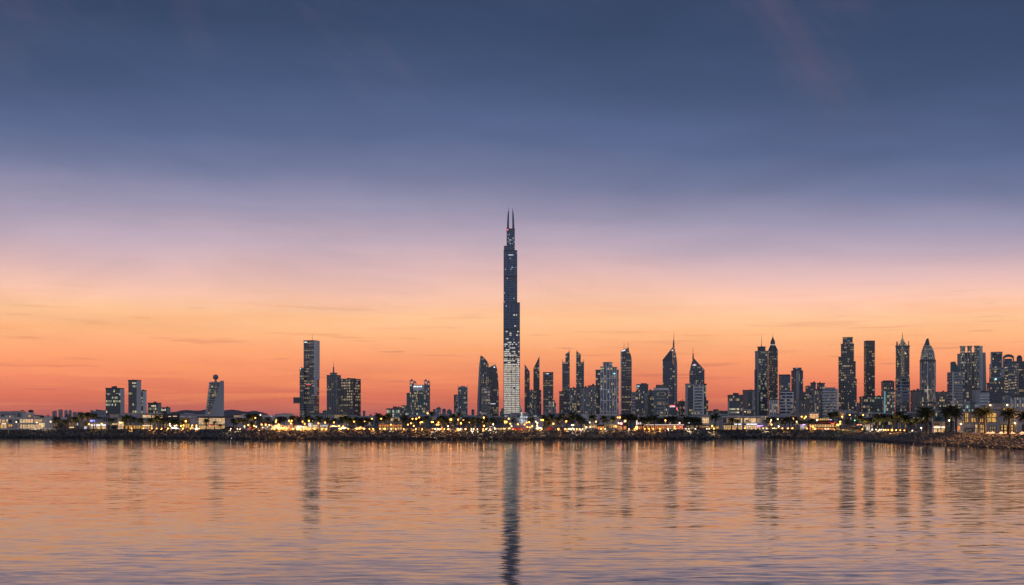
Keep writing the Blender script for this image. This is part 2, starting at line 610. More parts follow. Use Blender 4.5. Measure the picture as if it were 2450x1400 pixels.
sy = q.math('SUBTRACT', sy, q.math('MULTIPLY', q.smooth(y, 500.0, 320.0, 0.0, 0.018), q.smooth(y, 90.0, 240.0, 0.0, 1.0)))   # normals tilted towards the viewer, shifting the mirrored sky higher and pinker
nv = q.n('ShaderNodeVectorMath', operation='NORMALIZE')
q.put(nv, 0, q.comb(q.math('MULTIPLY', sx, amp), q.math('MULTIPLY', sy, amp), 1.0))
q.put(p, 'Normal', nv.outputs[0])
q.put(p, 'Base Color', (0.022, 0.026, 0.032)); q.put(p, 'Roughness', 0.075); q.put(p, 'IOR', 1.333)
WATER = m
wm = mesh('water', [(-9000, -400, 0), (9000, -400, 0), (9000, 5000, 0), (-9000, 5000, 0)], [(0, 1, 2, 3)], WATER)
tag(link('water', wm), 'calm rippled bay water mirroring the sunset sky', 'water', kind='structure')

# ---------------------------------------------------------------- land
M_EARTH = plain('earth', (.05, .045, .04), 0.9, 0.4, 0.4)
M_PAVE = plain('paving', (.24, .21, .18), 0.75, 0.3, 0.25)
M_LAND = plain('land', (.10, .09, .08), 0.9, 0.4, 0.02)
xs_ = sorted(set([a for a, _ in SHORE] + list(range(-1500, 3401, 25))))
lo = [ground_pt(a, shore(a), 0.0) for a in xs_]


def inland(i, dist, zz):
    """a point at the given distance behind the waterline"""
    a, b = Vector(lo[max(i - 1, 0)][:2]), Vector(lo[min(i + 1, len(lo) - 1)][:2])
    dr = (b - a).normalized()
    nn = Vector((-dr.y, dr.x))
    c = Vector(lo[i][:2]) + nn * dist
    return (c.x, c.y, zz)


def strip(nm, rows, mat):
    k = len(rows[0])
    fs = [(r * k + i, r * k + i + 1, (r + 1) * k + i + 1, (r + 1) * k + i) for r in range(len(rows) - 1) for i in range(k - 1)]
    return mesh(nm, [v for r in rows for v in r], fs, mat)


n_ = len(lo)
edge = [inland(i, setb(xs_[i]), G - .004) for i in range(n_)]
far = [(v[0] * 40000 / v[1], 40000.0, G - .004) for v in edge]
mid_ = [(v[0] * (v[1] + 30) / v[1], v[1] + 30, G) for v in edge]
tag(link('ground', strip('ground', [edge, far], M_LAND)), 'flat dark land stretching behind the promenade to the horizon', 'ground', kind='structure')
tag(link('promenade', strip('promenade', [[(v[0], v[1], G) for v in edge], mid_], M_PAVE)), 'paved waterfront promenade along the top of the rock bank', 'promenade', kind='structure')
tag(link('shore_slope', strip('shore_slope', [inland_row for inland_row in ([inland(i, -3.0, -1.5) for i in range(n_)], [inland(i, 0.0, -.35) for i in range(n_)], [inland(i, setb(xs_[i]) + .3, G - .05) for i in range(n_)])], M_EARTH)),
    'dark earth slope under the boulders', 'bank', kind='structure')

# far hills, mauve on the horizon behind the ball-topped tower
M_HILL = plain('hillside', (.12, .10, .11), 0.95, 0.3, 0.004)
hx = list(range(380, 640, 6))
hr = random.Random(3)
top_ = [989 - 8.5 * max(0.0, math.sin((a - 380) / 260 * math.pi)) ** 0.7 + 1.6 * math.sin(a * .11) + hr.uniform(-.5, .5) for a in hx]
DH = 9000.0
rows = [[ground_pt(a, DH - 900, 2.0) for a in hx], [ground_pt(a, DH, EYE + (HY - b) * DH / F) for a, b in zip(hx, top_)], [ground_pt(a, DH + 900, 2.0) for a in hx]]
tag(link('hill', strip('hill', rows, M_HILL)), 'low mauve hill ridge on the horizon behind the ball-topped tower', 'hill', kind='structure')

# ---------------------------------------------------------------- boulders
M_ROCK, q, p = principled('boulder')
oi = q.n('ShaderNodeNewGeometry')
isl = oi.outputs['Random Per Island']
f = q.noise(oi.outputs['Position'], 1.6, 5.0, 0.65).outputs[0]
c1 = q.mix(isl, (.075, .066, .06), (.27, .235, .205))
c2 = q.mix(q.smooth(f, 0.3, 0.7), (.04, .038, .038), c1)
# weed and wet below the tide line
zz = q.sep(oi.outputs['Position'])[2]
tide = q.smooth(q.math('ADD', zz, q.math('MULTIPLY', q.math('SUBTRACT', f, 0.5), 1.2)), 0.5, 1.3, 0.0, 1.0)
q.put(p, 'Base Color', q.mix(tide, (.022, .024, .026), c2))
q.put(p, 'Roughness', q.math('ADD', 0.45, q.math('MULTIPLY', tide, 0.45)))


def rock_verts(rg):
    """an uneven, faceted boulder of about unit radius: 20 faces split once where it matters"""
    ph = (1 + 5 ** .5) / 2
    base = [(-1, ph, 0), (1, ph, 0), (-1, -ph, 0), (1, -ph, 0), (0, -1, ph), (0, 1, ph), (0, -1, -ph), (0, 1, -ph), (ph, 0, -1), (ph, 0, 1), (-ph, 0, -1), (-ph, 0, 1)]
    sc_ = (rg.uniform(.8, 1.35), rg.uniform(.65, 1.0), rg.uniform(.5, .8))
    out = []
    for v in base:
        k = rg.uniform(.72, 1.18) / 1.9
        out.append((v[0] * k * sc_[0], v[1] * k * sc_[1], v[2] * k * sc_[2]))
    return out


ICO = [(0, 11, 5), (0, 5, 1), (0, 1, 7), (0, 7, 10), (0, 10, 11), (1, 5, 9), (5, 11, 4), (11, 10, 2), (10, 7, 6), (7, 1, 8),
       (3, 9, 4), (3, 4, 2), (3, 2, 6), (3, 6, 8), (3, 8, 9), (4, 9, 5), (2, 4, 11), (6, 2, 10), (8, 6, 7), (9, 8, 1)]
rg = random.Random(11)
RV = [np.array(rock_verts(rg)) for _ in range(10)]
RM = [mesh('rock', v, ICO, M_ROCK) for v in RV]
shx = np.array([v[0] for v in lo]); shy = np.array([v[1] for v in lo])
seg = np.hypot(np.diff(shx), np.diff(shy)); cum = np.concatenate([[0], np.cumsum(seg)])
tops = np.array([inland(i, setb(xs_[i]), G)[:2] for i in range(n_)])


def scatter(x_from, x_to, size, dens, seed, extra=0.35):
    """boulders over the slope between two photo columns: (position, size, mesh, rotation)"""
    rg = random.Random(seed)
    i0, i1 = [int(np.searchsorted(xs_, a)) for a in (x_from, x_to)]
    s0, s1 = cum[i0], cum[min(i1, n_ - 1)]
    out = []
    for _ in range(int((s1 - s0) * (setb(x_to) + 1.4) * dens / size ** 2)):
        s_ = rg.uniform(s0, s1)
        a = rg.uniform(-.06, 1.04)
        bx, by = np.interp(s_, cum, shx), np.interp(s_, cum, shy)
        tx, ty = np.interp(s_, cum, tops[:, 0]), np.interp(s_, cum, tops[:, 1])
        r = size * rg.uniform(.35, 1.0) * (1.15 if a < .4 else 1.0) * (1.7 if rg.random() < .1 else 1)
        zc = a * G - .05 + r * rg.uniform(.0, .35)
        if a > .93:
            zc = min(zc, G + extra * rg.random() - .1)
        out.append(((bx + (tx - bx) * a, by + (ty - by) * a, zc), r, rg.randrange(10), (rg.uniform(-.5, .5), rg.uniform(-.5, .5), rg.uniform(0, 6.28))))
    return out


def embankment(name, label, specs, n_single):
    rocks = [r for sp in specs for r in scatter(*sp)]
    e = link(name, None, None, (rocks[0][0][0], rocks[0][0][1], 0))
    tag(e, label, 'breakwater')
    vis = [r for r in rocks if -20 < HX + r[0][0] * F / r[0][1] < 2470]
    vis.sort(key=lambda r: -r[1] / r[0][1])
    single = vis[:n_single]
    ids = set(map(id, single))
    for (pt, r, k, ro) in single:
        link('rock', RM[k], e, (pt[0] - e.location.x, pt[1] - e.location.y, pt[2]), ro, (r, r, r))
    V, Fc = [], []
    tri = np.array(ICO)
    for rk in rocks:
        if id(rk) in ids:
            continue
        (pt, r, k, ro) = rk
        mt = np.array(Matrix.Rotation(ro[2], 3, 'Z') @ Matrix.Rotation(ro[0], 3, 'X') @ Matrix.Rotation(ro[1], 3, 'Y'))
        V.append(RV[k] @ mt.T * r + np.array([pt[0] - e.location.x, pt[1] - e.location.y, pt[2]]))
        Fc.append(tri + 12 * (len(V) - 1))
    me = mesh('loose_rocks', np.concatenate(V).tolist(), np.concatenate(Fc).tolist(), M_ROCK)
    o = link('loose_rocks', me, e)
    o['kind'] = 'stuff'
    return e


embankment('boulder_breakwater', 'long dark boulder breakwater in front of the palm promenade, ending in a rounded tip',
           [(-700, 560, .72, 1.15, 1), (560, 1729, .8, 1.1, 2)], 190)
embankment('recessed_rock_bank', 'bank of slanting tan boulders below the white glass-fronted restaurant', [(1729, 1885, 1.0, 1.2, 4)], 40)
embankment('stone_revetment', 'stone slope with palm shadows below the villa at the near shore', [(1885, 2040, .5, 1.0, 5), (2040, 3300, .55, 1.05, 6)], 300)
# ================================================================ towers
W_LT = plain('pale_concrete', (.78, .78, .76), 0.75, 0.12, 0.03, streak=True)
W_WH = plain('white_concrete', (.62, .61, .61), 0.7, 0.1, 0.03, streak=True)
W_GR = plain('grey_concrete', (.38, .39, .395), 0.75, 0.15, 0.03, streak=True)
W_DK = plain('dark_cladding', (.10, .107, .115), 0.45, 0.25, 0.05, streak=True)
W_BR = plain('brown_stone', (.22, .17, .155), 0.7, 0.2, 0.05, streak=True)
W_TL = plain('teal_cladding', (.06, .15, .165), 0.35, 0.2, 0.05, streak=True)
W_BL = plain('blue_cladding', (.06, .095, .145), 0.3, 0.2, 0.05, streak=True)
W_MT = plain('grey_metal', (.16, .17, .19), 0.35, 0.1, 0.1, metal=0.6)
W_RD = plain('roof_plant_grey', (.11, .11, .12), 0.8, 0.3, 0.1)

F_OFF = facade('office_glass', lit=.2, es=.85)
F_OFFG = facade('office_glass_green', glass=(.02, .035, .035), frame=(.05, .06, .06), lit=.26, col=(.95, .9, .55), run=4, floors=1.0, es=1.1)
F_TEAL = facade('teal_glass', glass=(.015, .06, .07), frame=(.045, .085, .095), lit=.2, run=2, es=.8)
F_TEALL = facade('teal_glass_lit', glass=(.015, .05, .06), frame=(.045, .075, .085), lit=.33, run=2, es=.9)
F_BLUE = facade('blue_glass', glass=(.022, .045, .08), frame=(.035, .055, .085), lit=.16, run=3, es=.8, fh=3.8, bw=1.6)
F_NAVY = facade('navy_glass', glass=(.012, .022, .04), frame=(.03, .038, .055), lit=.2, run=2, es=.85)
F_DUSK = facade('dusk_glass', glass=(.02, .022, .035), frame=(.055, .05, .06), lit=.2, run=3, es=.8, floors=.9)
F_STRIPE = facade('striped_offices', glass=(.015, .018, .026), frame=(.11, .11, .12), span=.42, mull=.04, lit=.3, run=5, floors=.7, col=(1, .72, .36), es=.55, bw=2.5)
F_STRIPEL = facade('pale_striped_offices', glass=(.02, .022, .03), frame=(.26, .25, .26), span=.5, mull=.05, lit=.16, run=4, es=.6, bw=2.5)
F_RES = facade('flats_grey', glass=(.02, .022, .03), frame=(.17, .165, .17), span=.38, mull=.4, lit=.3, run=1, floors=.1, bw=3.0, fh=3.3, es=.9)
F_RESB = facade('flats_brown', glass=(.02, .018, .022), frame=(.115, .085, .08), span=.4, mull=.42, lit=.17, run=1, floors=.1, bw=2.8, fh=3.3, es=1.0)
F_RESL = facade('flats_pale', glass=(.025, .025, .035), frame=(.32, .30, .30), span=.34, mull=.4, lit=.28, run=1, floors=.1, bw=3.2, fh=3.3, es=.9)
F_VERT = facade('vertical_bays', glass=(.018, .022, .035), frame=(.2, .195, .2), span=.16, mull=.45, lit=.26, run=1, bw=3.4, es=.9)
F_FAR = facade('haze_pale_blocks', glass=(.05, .055, .08), frame=(.16, .15, .17), span=.4, mull=.4, lit=.1, run=1, fh=4, bw=4, es=.5)  # pale tint puts the fade of distant haze into the facade colour
F_LITLOW = facade('podium_offices', glass=(.04, .05, .055), frame=(.25, .25, .25), lit=.45, run=2, bw=3.0, span=.35, col=(.95, .92, .7), es=1.0)

L_WHITE = glow_mat('sign_white', (.9, .95, 1.0), 1.4, False)
L_RED = glow_mat('sign_red', (1.0, .05, .08), 2.2, False)
L_CYAN = glow_mat('sign_cyan', (.3, .9, 1.0), 1.6, False)
L_WARM = glow_mat('crown_light', (1.0, .78, .45), .75, False)
L_BEACON = glow_mat('aircraft_beacon', (1.0, .1, .1), 6.0, False)


def sign(b, x0, x1, y0, y1, mat, off=-.4, n=4, nm='sign'):
    """illegible illuminated lettering: a row of uneven strokes"""
    g = Geo()
    for i in range(n):
        a = x0 + (x1 - x0) * (i + .08) / n
        c = x0 + (x1 - x0) * (i + rnd.uniform(.7, .92)) / n
        k = rnd.uniform(0, .35)
        o_ = off
        if getattr(b, 'poly', None) and b.poly[3][1] > b.poly[0][1] + .05 and b.poly[3][0] < b.poly[0][0] - .5 and b.poly[1][1] > b.poly[0][1] + .05:
            u_ = (b.poly[0][0] - b.X(c)) / (b.poly[0][0] - b.poly[3][0])     # on the turned left face
            o_ = max(0.0, u_) * (b.poly[3][1] - b.poly[0][1]) - .3
        g.box(b.X(a), b.X(c), o_ - .3, o_ + .3, b.Z(y1), b.Z(y0 + (y1 - y0) * k))
    return b.part(nm, g, mat)


def slab(name, label, x0, x1, ytop, D, mat, xm=None, side=None, depth=None, bands=None, fins=None, plant=2, group=None, cat='tower', side_is='right', parapet=True):
    """plain block, square-on or showing two faces; extra trim as geometry"""
    b = B(name, label, (x0 + x1) / 2, D, cat, group)
    poly = b.corner(x0, xm, x1) if xm else b.rect(x0, x1, 0, depth)
    b.poly = poly
    b.vol('body', poly, ytop, mat)
    if xm and side:
        e = (0, 1) if side_is == 'right' else (3, 0)
        p0, p1 = Vector(poly[e[0]]), Vector(poly[e[1]])
        dr = (p1 - p0).normalized(); nr = Vector((dr.y, -dr.x))
        q_ = [tuple(p0 + nr * .5), tuple(p1 + nr * .5), tuple(p1 - nr * .2), tuple(p0 - nr * .2)]
        b.vol('end_wall', q_, ytop - .4, side)
    if bands:
        b.bands(poly, ytop, None, *bands)
    if fins:
        b.fins(poly, ytop, None, *fins)
    if parapet:
        z = b.Z(ytop)
        b.part('parapet', Geo().prism(offset(poly, .35), z - .2, z + 1.1), W_RD)
    if plant:
        b.plant(poly, ytop, W_RD, plant)
    return b


# ---------------------------------------------------------------- far lilac blocks on the left horizon
FG = 'distant blocks on the left horizon'
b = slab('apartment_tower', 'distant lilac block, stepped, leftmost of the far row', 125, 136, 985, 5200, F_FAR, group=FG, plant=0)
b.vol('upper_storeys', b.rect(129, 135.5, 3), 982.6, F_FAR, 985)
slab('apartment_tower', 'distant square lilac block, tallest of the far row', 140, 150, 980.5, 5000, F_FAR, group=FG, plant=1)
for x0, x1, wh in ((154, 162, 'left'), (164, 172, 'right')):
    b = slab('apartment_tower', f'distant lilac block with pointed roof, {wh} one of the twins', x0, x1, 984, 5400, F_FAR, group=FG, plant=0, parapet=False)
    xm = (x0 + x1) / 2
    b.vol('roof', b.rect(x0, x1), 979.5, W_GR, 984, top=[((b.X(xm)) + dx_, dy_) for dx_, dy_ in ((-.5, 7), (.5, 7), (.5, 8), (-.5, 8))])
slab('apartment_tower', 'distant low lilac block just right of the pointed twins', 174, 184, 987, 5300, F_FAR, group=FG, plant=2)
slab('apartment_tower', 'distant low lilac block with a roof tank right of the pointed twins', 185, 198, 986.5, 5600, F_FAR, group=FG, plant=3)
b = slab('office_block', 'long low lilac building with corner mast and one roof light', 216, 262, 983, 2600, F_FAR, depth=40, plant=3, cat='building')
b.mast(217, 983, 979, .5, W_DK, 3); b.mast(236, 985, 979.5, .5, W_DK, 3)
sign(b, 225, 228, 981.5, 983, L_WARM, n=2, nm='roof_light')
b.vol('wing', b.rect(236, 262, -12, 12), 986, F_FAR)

# ---------------------------------------------------------------- glass office blocks with white end walls
b = slab('office_block', 'stepped glass office block with lit floors and pale end wall, leftmost of the office group', 253, 297, 930.5, 1150, F_OFFG, xm=287, side=W_LT, plant=2, cat='building')
st_ = b.rect(253, 268, -1.5, 14); b.vol('lower_wing', b.rect(253, 288, -2.2, 10), 943, F_OFFG)
b.bands(b.rect(253, 288, -2.2, 10), 943, None, 3.7, .5, .12, W_DK); b.bands(b.poly, 931, 943, 3.7, .5, .12, W_DK)
b = slab('office_block', 'tall glass office block with broad pale end wall and lit top floor', 307, 337, 911.5, 1120, F_OFFG, xm=327, side=W_LT, plant=1, cat='building', bands=(3.7, .5, .12, W_DK))
sign(b, 316, 326, 914.5, 918, L_WARM, -.25, 3, 'lit_floor')
slab('office_block', 'narrow glass block tucked behind the tall pale-ended office', 335, 350, 936, 1160, F_OFFG, xm=342, side=W_LT, plant=1, cat='building', bands=(3.7, .5, .12, W_DK))
b = slab('office_block', 'low dark block with one bright window strip near its roof', 354, 385, 966, 1180, F_OFFG, xm=377, side=W_GR, plant=1, cat='building')
sign(b, 362, 374, 968.5, 973, L_WARM, -.3, 3, 'lit_floor')
b = slab('office_block', 'lowest dark block with bright top windows at the end of the office group', 385, 407, 977, 1200, F_OFFG, xm=399, side=W_GR, plant=1, cat='building')
sign(b, 386, 397, 979, 983, L_WARM, -.3, 3, 'lit_floor')

# ---------------------------------------------------------------- tower with a ball on top
b = B('ball_topped_tower', 'slanting tower with stacked balconies, concrete sail wall and a ball on top', 514, 980)
prof_l = [(997, 490.5), (980, 492.5), (960, 495), (940, 497.5), (925, 499.5), (915, 500.5)]
prof_m = [(997, 498), (985, 504), (970, 510), (955, 515), (940, 519.5), (925, 524), (911, 527)]
fx = lambda pr, y_: float(np.interp(-y_, [-a for a, _ in pr], [c for _, c in pr]))
g = Geo(); gb = Geo()
yy = 996.0
while yy > 917:
    l0, r0 = fx(prof_l, yy), 527
    g.prism(b.rect(l0 + 1.4, r0, 1.5, 13), b.Z(yy), b.Z(yy - 4.1) - .02)
    gb.prism(b.rect(l0, l0 + 6, -.6, 15), b.Z(yy - 1.1), b.Z(yy - 3.3))
    gb.prism(b.rect(l0 + 6.02, r0, .8, 13), b.Z(yy - 2.4), b.Z(yy - 3.3))
    yy -= 4.12
b.part('body', g, facade('balcony_rooms', glass=(.02, .025, .03), frame=(.05, .05, .05), lit=.12, run=1, bw=2.2, fh=2.0, span=.1, mull=.12, col=(1, .66, .25), es=1.2, cool=0))
b.part('balconies', gb, W_LT, None, 'stuff')
ys_ = [997, 990, 980, 970, 960, 950, 940, 930, 920, 911]
vs, fs = [], []
for off in (-.9, 12.0):
    for y_ in ys_:
        vs += [(b.X(fx(prof_m, y_)), off, b.Z(y_)), (b.X(536), off, b.Z(y_))]
k = len(ys_)
for i in range(k - 1):
    a = 2 * i
    fs += [(a, a + 1, a + 3, a + 2), (2 * k + a + 1, 2 * k + a, 2 * k + a + 2, 2 * k + a + 3), (a, a + 2, 2 * k + a + 2, 2 * k + a), (a + 1, 2 * k + a + 1, 2 * k + a + 3, a + 3)]
fs += [(2 * k - 2, 2 * k - 1, 4 * k - 1, 4 * k - 2), (0, 2 * k, 2 * k + 1, 1)]
link('sail_wall', mesh('sail_wall', vs, fs, plain('sail_concrete', (.42, .42, .42), .75, .1, .03, streak=True)), b.e)
b.vol('roof', b.rect(500, 528, 0, 14), 914, W_GR, 917)
b.mast(516, 914, 908, 1.6, W_GR, 6, nm='ball_stem', r2=.5)
b.part('ball', Geo().ball((b.X(516), 6, b.Z(902)), 6.6 * b.s, 24, 14), plain('ball_panels', (.2, .22, .25), .4, .3, .5), smooth=True)
b.vol('base', b.rect(486, 540, -3, 30), 996, W_GR)

# ---------------------------------------------------------------- tall slab with a cantilevered side box
b = B('slab_tower', 'tall dark striped slab tower with pale end wall and a box jutting from its side', 745, 1700)
poly = b.poly = b.corner(726.5, 751.5, 764)
b.vol('body', poly, 815, F_STRIPE)
b.bands(poly, 815, None, 3.9, .8, .35, W_DK)
p0, p1 = Vector(poly[0]), Vector(poly[1]); dr = (p1 - p0).normalized(); nr = Vector((dr.y, -dr.x))
qd = lambda a, c: [tuple(p0 + dr * a * (p1 - p0).length + nr * .9), tuple(p0 + dr * c * (p1 - p0).length + nr * .9), tuple(p0 + dr * c * (p1 - p0).length - nr * .2), tuple(p0 + dr * a * (p1 - p0).length - nr * .2)]
b.vol('end_wall', qd(0, 1), 815, W_LT, 908); b.vol('end_wall', qd(0, .5), 908, W_LT, 947)
b.vol('side_shaft', b.rect(717, 728, 4, 26), 880, F_STRIPE)
b.bands(b.rect(717, 728, 4, 26), 880, None, 3.9, .8, .25, W_DK)
b.vol('side_box', b.rect(702, 718, 0, 20), 951, W_DK, 965)
b.part('side_box_frame', Geo().prism(offset(b.rect(702, 718, 0, 20), .4), b.Z(965), b.Z(963.6)).prism(offset(b.rect(702, 718, 0, 20), .4), b.Z(952.2), b.Z(950.7)), W_GR)
b.mast(747, 815, 799, .45, W_MT, 12); b.mast(721, 880, 876, .4, W_MT, 10)
sign(b, 727.5, 735, 817, 819.5, L_WHITE, 3, 3)
sign(b, 733, 744, 919.5, 921, L_RED, 4, 3)
b.part('parapet', Geo().prism(offset(poly, .5), b.Z(815), b.Z(813.8)), W_DK)
b.poly = None
sign(b, 718, 720.5, 881, 883.5, L_WHITE, 3.2, 1, 'floodlight')

# ---------------------------------------------------------------- two dark office towers
b = slab('office_tower', 'dark office tower with a stepped roof box and stubby mast', 782, 815, 899, 1500, F_OFF, xm=805, plant=0, bands=(3.7, .6, .2, W_DK))
b.fins(b.poly, 899, None, 3.2, .7, .5, W_GR, (0, 3))
b.vol('roof_box', b.rect(790, 806, 6, 12), 893, W_GR, 899); b.vol('roof_brim', b.rect(789, 807, 5, 14), 891.5, W_DK, 893)
b.mast(798, 892, 877, 1.3, W_MT, 12, nm='mast', r2=.9); b.mast(798, 877, 864, .35, W_MT, 12)
b = slab('office_tower', 'broad dark office tower with long lit floors and a rounded side', 815, 863, 908, 1450, facade('dark_lit_floors', glass=(.015, .014, .02), frame=(.04, .034, .04), lit=.3, run=4, floors=1.2, col=(1, .75, .4), es=1.0, mull=.08, span=.45), xm=845, plant=2, bands=(3.7, .5, .15, W_DK))
b.vol('roof_box', b.rect(836, 850, 8, 14), 904.5, W_GR, 908)
b.fins(b.poly, 908, None, 4.0, .8, .4, W_BR, (0, 3))
for x0, x1, yt, D, lb in ((868, 874, 984, 2900, 'tiny grey block on the skyline just right of the broad dark office tower'),
                          (772, 783, 984, 1900, 'low grey roof block left of the dark office tower with the stubby mast')):
    slab('office_block', lb, x0, x1, yt, D, F_FAR, plant=1, cat='building')
b = slab('office_block', 'small pale-green lit office block left of the twin-turret tower', 925, 957, 980, 1050, facade('green_lit_offices', glass=(.03, .05, .04), frame=(.2, .21, .2), lit=.55, run=2, bw=2.4, col=(.85, .95, .6), es=1.0), plant=2, cat='building')
b.vol('roof_floor', b.rect(932, 950, 3, 12), 977, W_GR, 980)
slab('office_block', 'narrow grey block behind the small green-lit office', 949, 961, 976, 1700, F_OFF, plant=1, cat='building')
slab('office_block', 'slim bluish block against the left foot of the twin-turret tower', 961, 973, 972, 1650, F_TEAL, plant=1, cat='building')

# ---------------------------------------------------------------- twin-turret tower
b = B('twin_turret_tower', 'teal glass tower with two pyramid-capped turrets and a lower bridge between them', 1001, 1550)
F_TW = facade('turret_grid', glass=(.015, .03, .04), frame=(.16, .16, .165), lit=.2, bw=2.6, fh=3.6, span=.32, mull=.35, run=1, es=.9)
for x0, x1, yt, d_ in ((980.3, 989.5, 912, 0), (989.5, 996, 916, 3), (1015, 1022.5, 912, 0), (1022.5, 1029, 915, 4)):
    pl = b.rect(x0, x1, d_, 11)
    b.vol('turret', pl, yt + 5.5, F_TW if x0 > 1000 else F_TEAL)
    b.fins(pl, yt, yt + 5.5, 4.2, .9, .1, W_LT, (0, 1, 2, 3), nm='turret_lantern')
    xm = (x0 + x1) / 2
    b.vol('turret_cap', offset(pl, .5), yt - 5.2, W_GR, yt, top=[(b.X(xm) + u_, d_ + 5.5 + v_) for u_, v_ in ((-.3, -.3), (.3, -.3), (.3, .3), (-.3, .3))])
    b.mast(xm, yt - 5, yt - 9, .2, W_MT, d_ + 5.5)
b.vol('centre_block', b.rect(986, 1016, 2, 18), 921, F_TEAL)
b.vol('lintel', b.rect(986, 1016, .8, 3), 922, W_LT, 934)
sign(b, 989, 1010, 923.5, 926, L_WHITE, .4, 5, 'lit_lintel_strip')
b.fins(b.rect(986, 999, 1, 6), 934, None, 3.4, 1.0, .5, W_LT, (0,))
b.bands(b.rect(986, 998, 1.2, 6), 934, None, 3.6, 1.3, .3, W_LT)
b.vol('front_wing', b.rect(999, 1018.5, -6, 10), 942, F_TEALL); b.vol('front_wing_core', b.rect(990, 1000, -3, 8), 935, F_TEALL)
b.vol('side_wing', b.rect(972.8, 981, 1, 12), 940, F_TEAL)
b.fins(b.rect(999, 1018.5, -6, 10), 942, None, 6, .5, .4, W_TL, (0,))
b.vol('podium', b.rect(970, 1032, -12, 30), 988, F_LITLOW)

# ---------------------------------------------------------------- small far blocks 1035-1140
SM = [(1036, 1044, 978, F_FAR, 'far pale block with a pointed top right of the twin-turret tower'), (1044, 1055, 975, F_RESL, 'far cream-framed block with a rounded gable right of the twin-turret tower'),
      (1058, 1067, 978, F_FAR, 'far block with a domed roof midway to the arch-topped tower'), (1069, 1081, 981, F_FAR, 'far low block with an arched roof left of the arch-topped tower'),
      (1128, 1135, 979, F_FAR, 'far small domed block right of the arch-topped tower'), (1199, 1206, 976, F_FAR, 'slim far block touching the left foot of the tallest tower'),
      (1196, 1201, 984, F_FAR, 'tiny far block left of the foot of the tallest tower')]
for x0, x1, yt, mt, lb in SM:
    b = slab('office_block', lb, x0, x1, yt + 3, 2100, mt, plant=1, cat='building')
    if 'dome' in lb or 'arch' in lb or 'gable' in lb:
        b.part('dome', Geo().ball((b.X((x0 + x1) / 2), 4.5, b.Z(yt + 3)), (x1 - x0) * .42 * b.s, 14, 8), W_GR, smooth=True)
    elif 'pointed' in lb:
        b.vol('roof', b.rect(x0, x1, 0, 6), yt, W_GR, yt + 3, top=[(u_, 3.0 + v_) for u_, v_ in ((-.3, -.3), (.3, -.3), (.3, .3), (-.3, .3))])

# ---------------------------------------------------------------- arch-topped tower
slab('office_block', 'thin dark slab behind the left edge of the arch-topped tower', 1086, 1096, 946, 2000, F_BLUE, plant=1, fins=(3, .6, .4, W_BL, (0,)))
b = B('arch_topped_tower', 'blue-grey tower with a shallow arched roof between two corner posts', 1107, 1700)
pl = b.rect(1095.5, 1119, 0, 15)
b.vol('body', pl, 928, facade('arch_tower_glass', glass=(.025, .035, .045), frame=(.08, .09, .1), lit=.3, run=2, floors=1.0, es=.8, col=(1, .8, .4)))
b.bands(pl, 928, None, 3.7, .5, .2, W_GR)
g = Geo(); na = 12
ar = [(1095.5 + 23.5 * i / na, 928 - 4.6 * math.sin(math.pi * i / na)) for i in range(na + 1)]
vs = [(b.X(a), o_, b.Z(c)) for o_ in (0.0, 15.0) for a, c in ar]
fs = [(i, i + 1, na + 2 + i, na + 1 + i) for i in range(na)] + [tuple(reversed(range(na + 1))), tuple(range(na + 1, 2 * na + 2))]
link('arched_roof', mesh('arched_roof', vs, fs, W_GR), b.e)
for x_ in (1095.9, 1118.6):
    b.vol('corner_post', b.rect(x_ - .5, x_ + .5, -.5, 1.2), 922.5, W_LT)
    b.mast(x_, 922.5, 920, .2, W_MT, 0)

# ---------------------------------------------------------------- sail-shaped pair
def loft(b, nm, left, right, mat, depth, off=0.0, crest=None, step=4.0, parent=None):
    """a tower whose left and right outlines are curves in the photo: left/right = [(y, x)]"""
    yb = HY + (EYE - G) * F / b.D
    fl = lambda pr, y_: float(np.interp(-y_, [-a for a, _ in pr], [c for _, c in pr]))
    yt = max(left[-1][0], right[-1][0])
    n = int((yb - yt) / step)
    ys = [yb + (yt - yb) * i / n for i in range(n + 1)]
    if crest:
        pass
    vs, fs, uv = [], [], []
    for y_ in ys:
        l_, r_ = b.X(fl(left, y_)), b.X(fl(right, y_)); z_ = b.Z(y_)
        vs += [(l_, off, z_), (r_, off, z_), (r_, off + depth, z_), (l_, off + depth, z_)]
    for i in range(n):
        a = 4 * i
        for j in range(4):
            k = (j + 1) % 4
            fs.append((a + j, a + k, a + 4 + k, a + 4 + j))
            for v_ in (vs[a + j], vs[a + k], vs[a + 4 + k], vs[a + 4 + j]):
                uv.append((v_[0] if j in (0, 2) else v_[1] + 50, v_[2]))
    a = 4 * n
    fs.append((a, a + 1, a + 2, a + 3)); uv += [(.01, .01)] * 4
    me = mesh(nm, vs, fs, mat, uv)
    return link(nm, me, parent or b.e)


def wedge(b, nm, pts, mat, depth, off=0.0, parent=None):
    """an upright plate outlined by photo points (ccw seen from the front), given real depth"""
    n = len(pts)
    vs = [(b.X(x_), o_, b.Z(y_)) for o_ in (off, off + depth) for x_, y_ in pts]
    fs = [tuple(range(n)), tuple(reversed(range(n, 2 * n)))]
    uv = [(vs[i][0], vs[i][2]) for i in range(n)] + [(vs[i][0], vs[i][2]) for i in reversed(range(n, 2 * n))]
    for i in range(n):
        j = (i + 1) % n
        fs.append((j, i, n + i, n + j))
        uv += [(vs[q_][1] + 40, vs[q_][2]) for q_ in (j, i, n + i, n + j)]
    return link(nm, mesh(nm, vs, fs, mat, uv), parent or b.e)


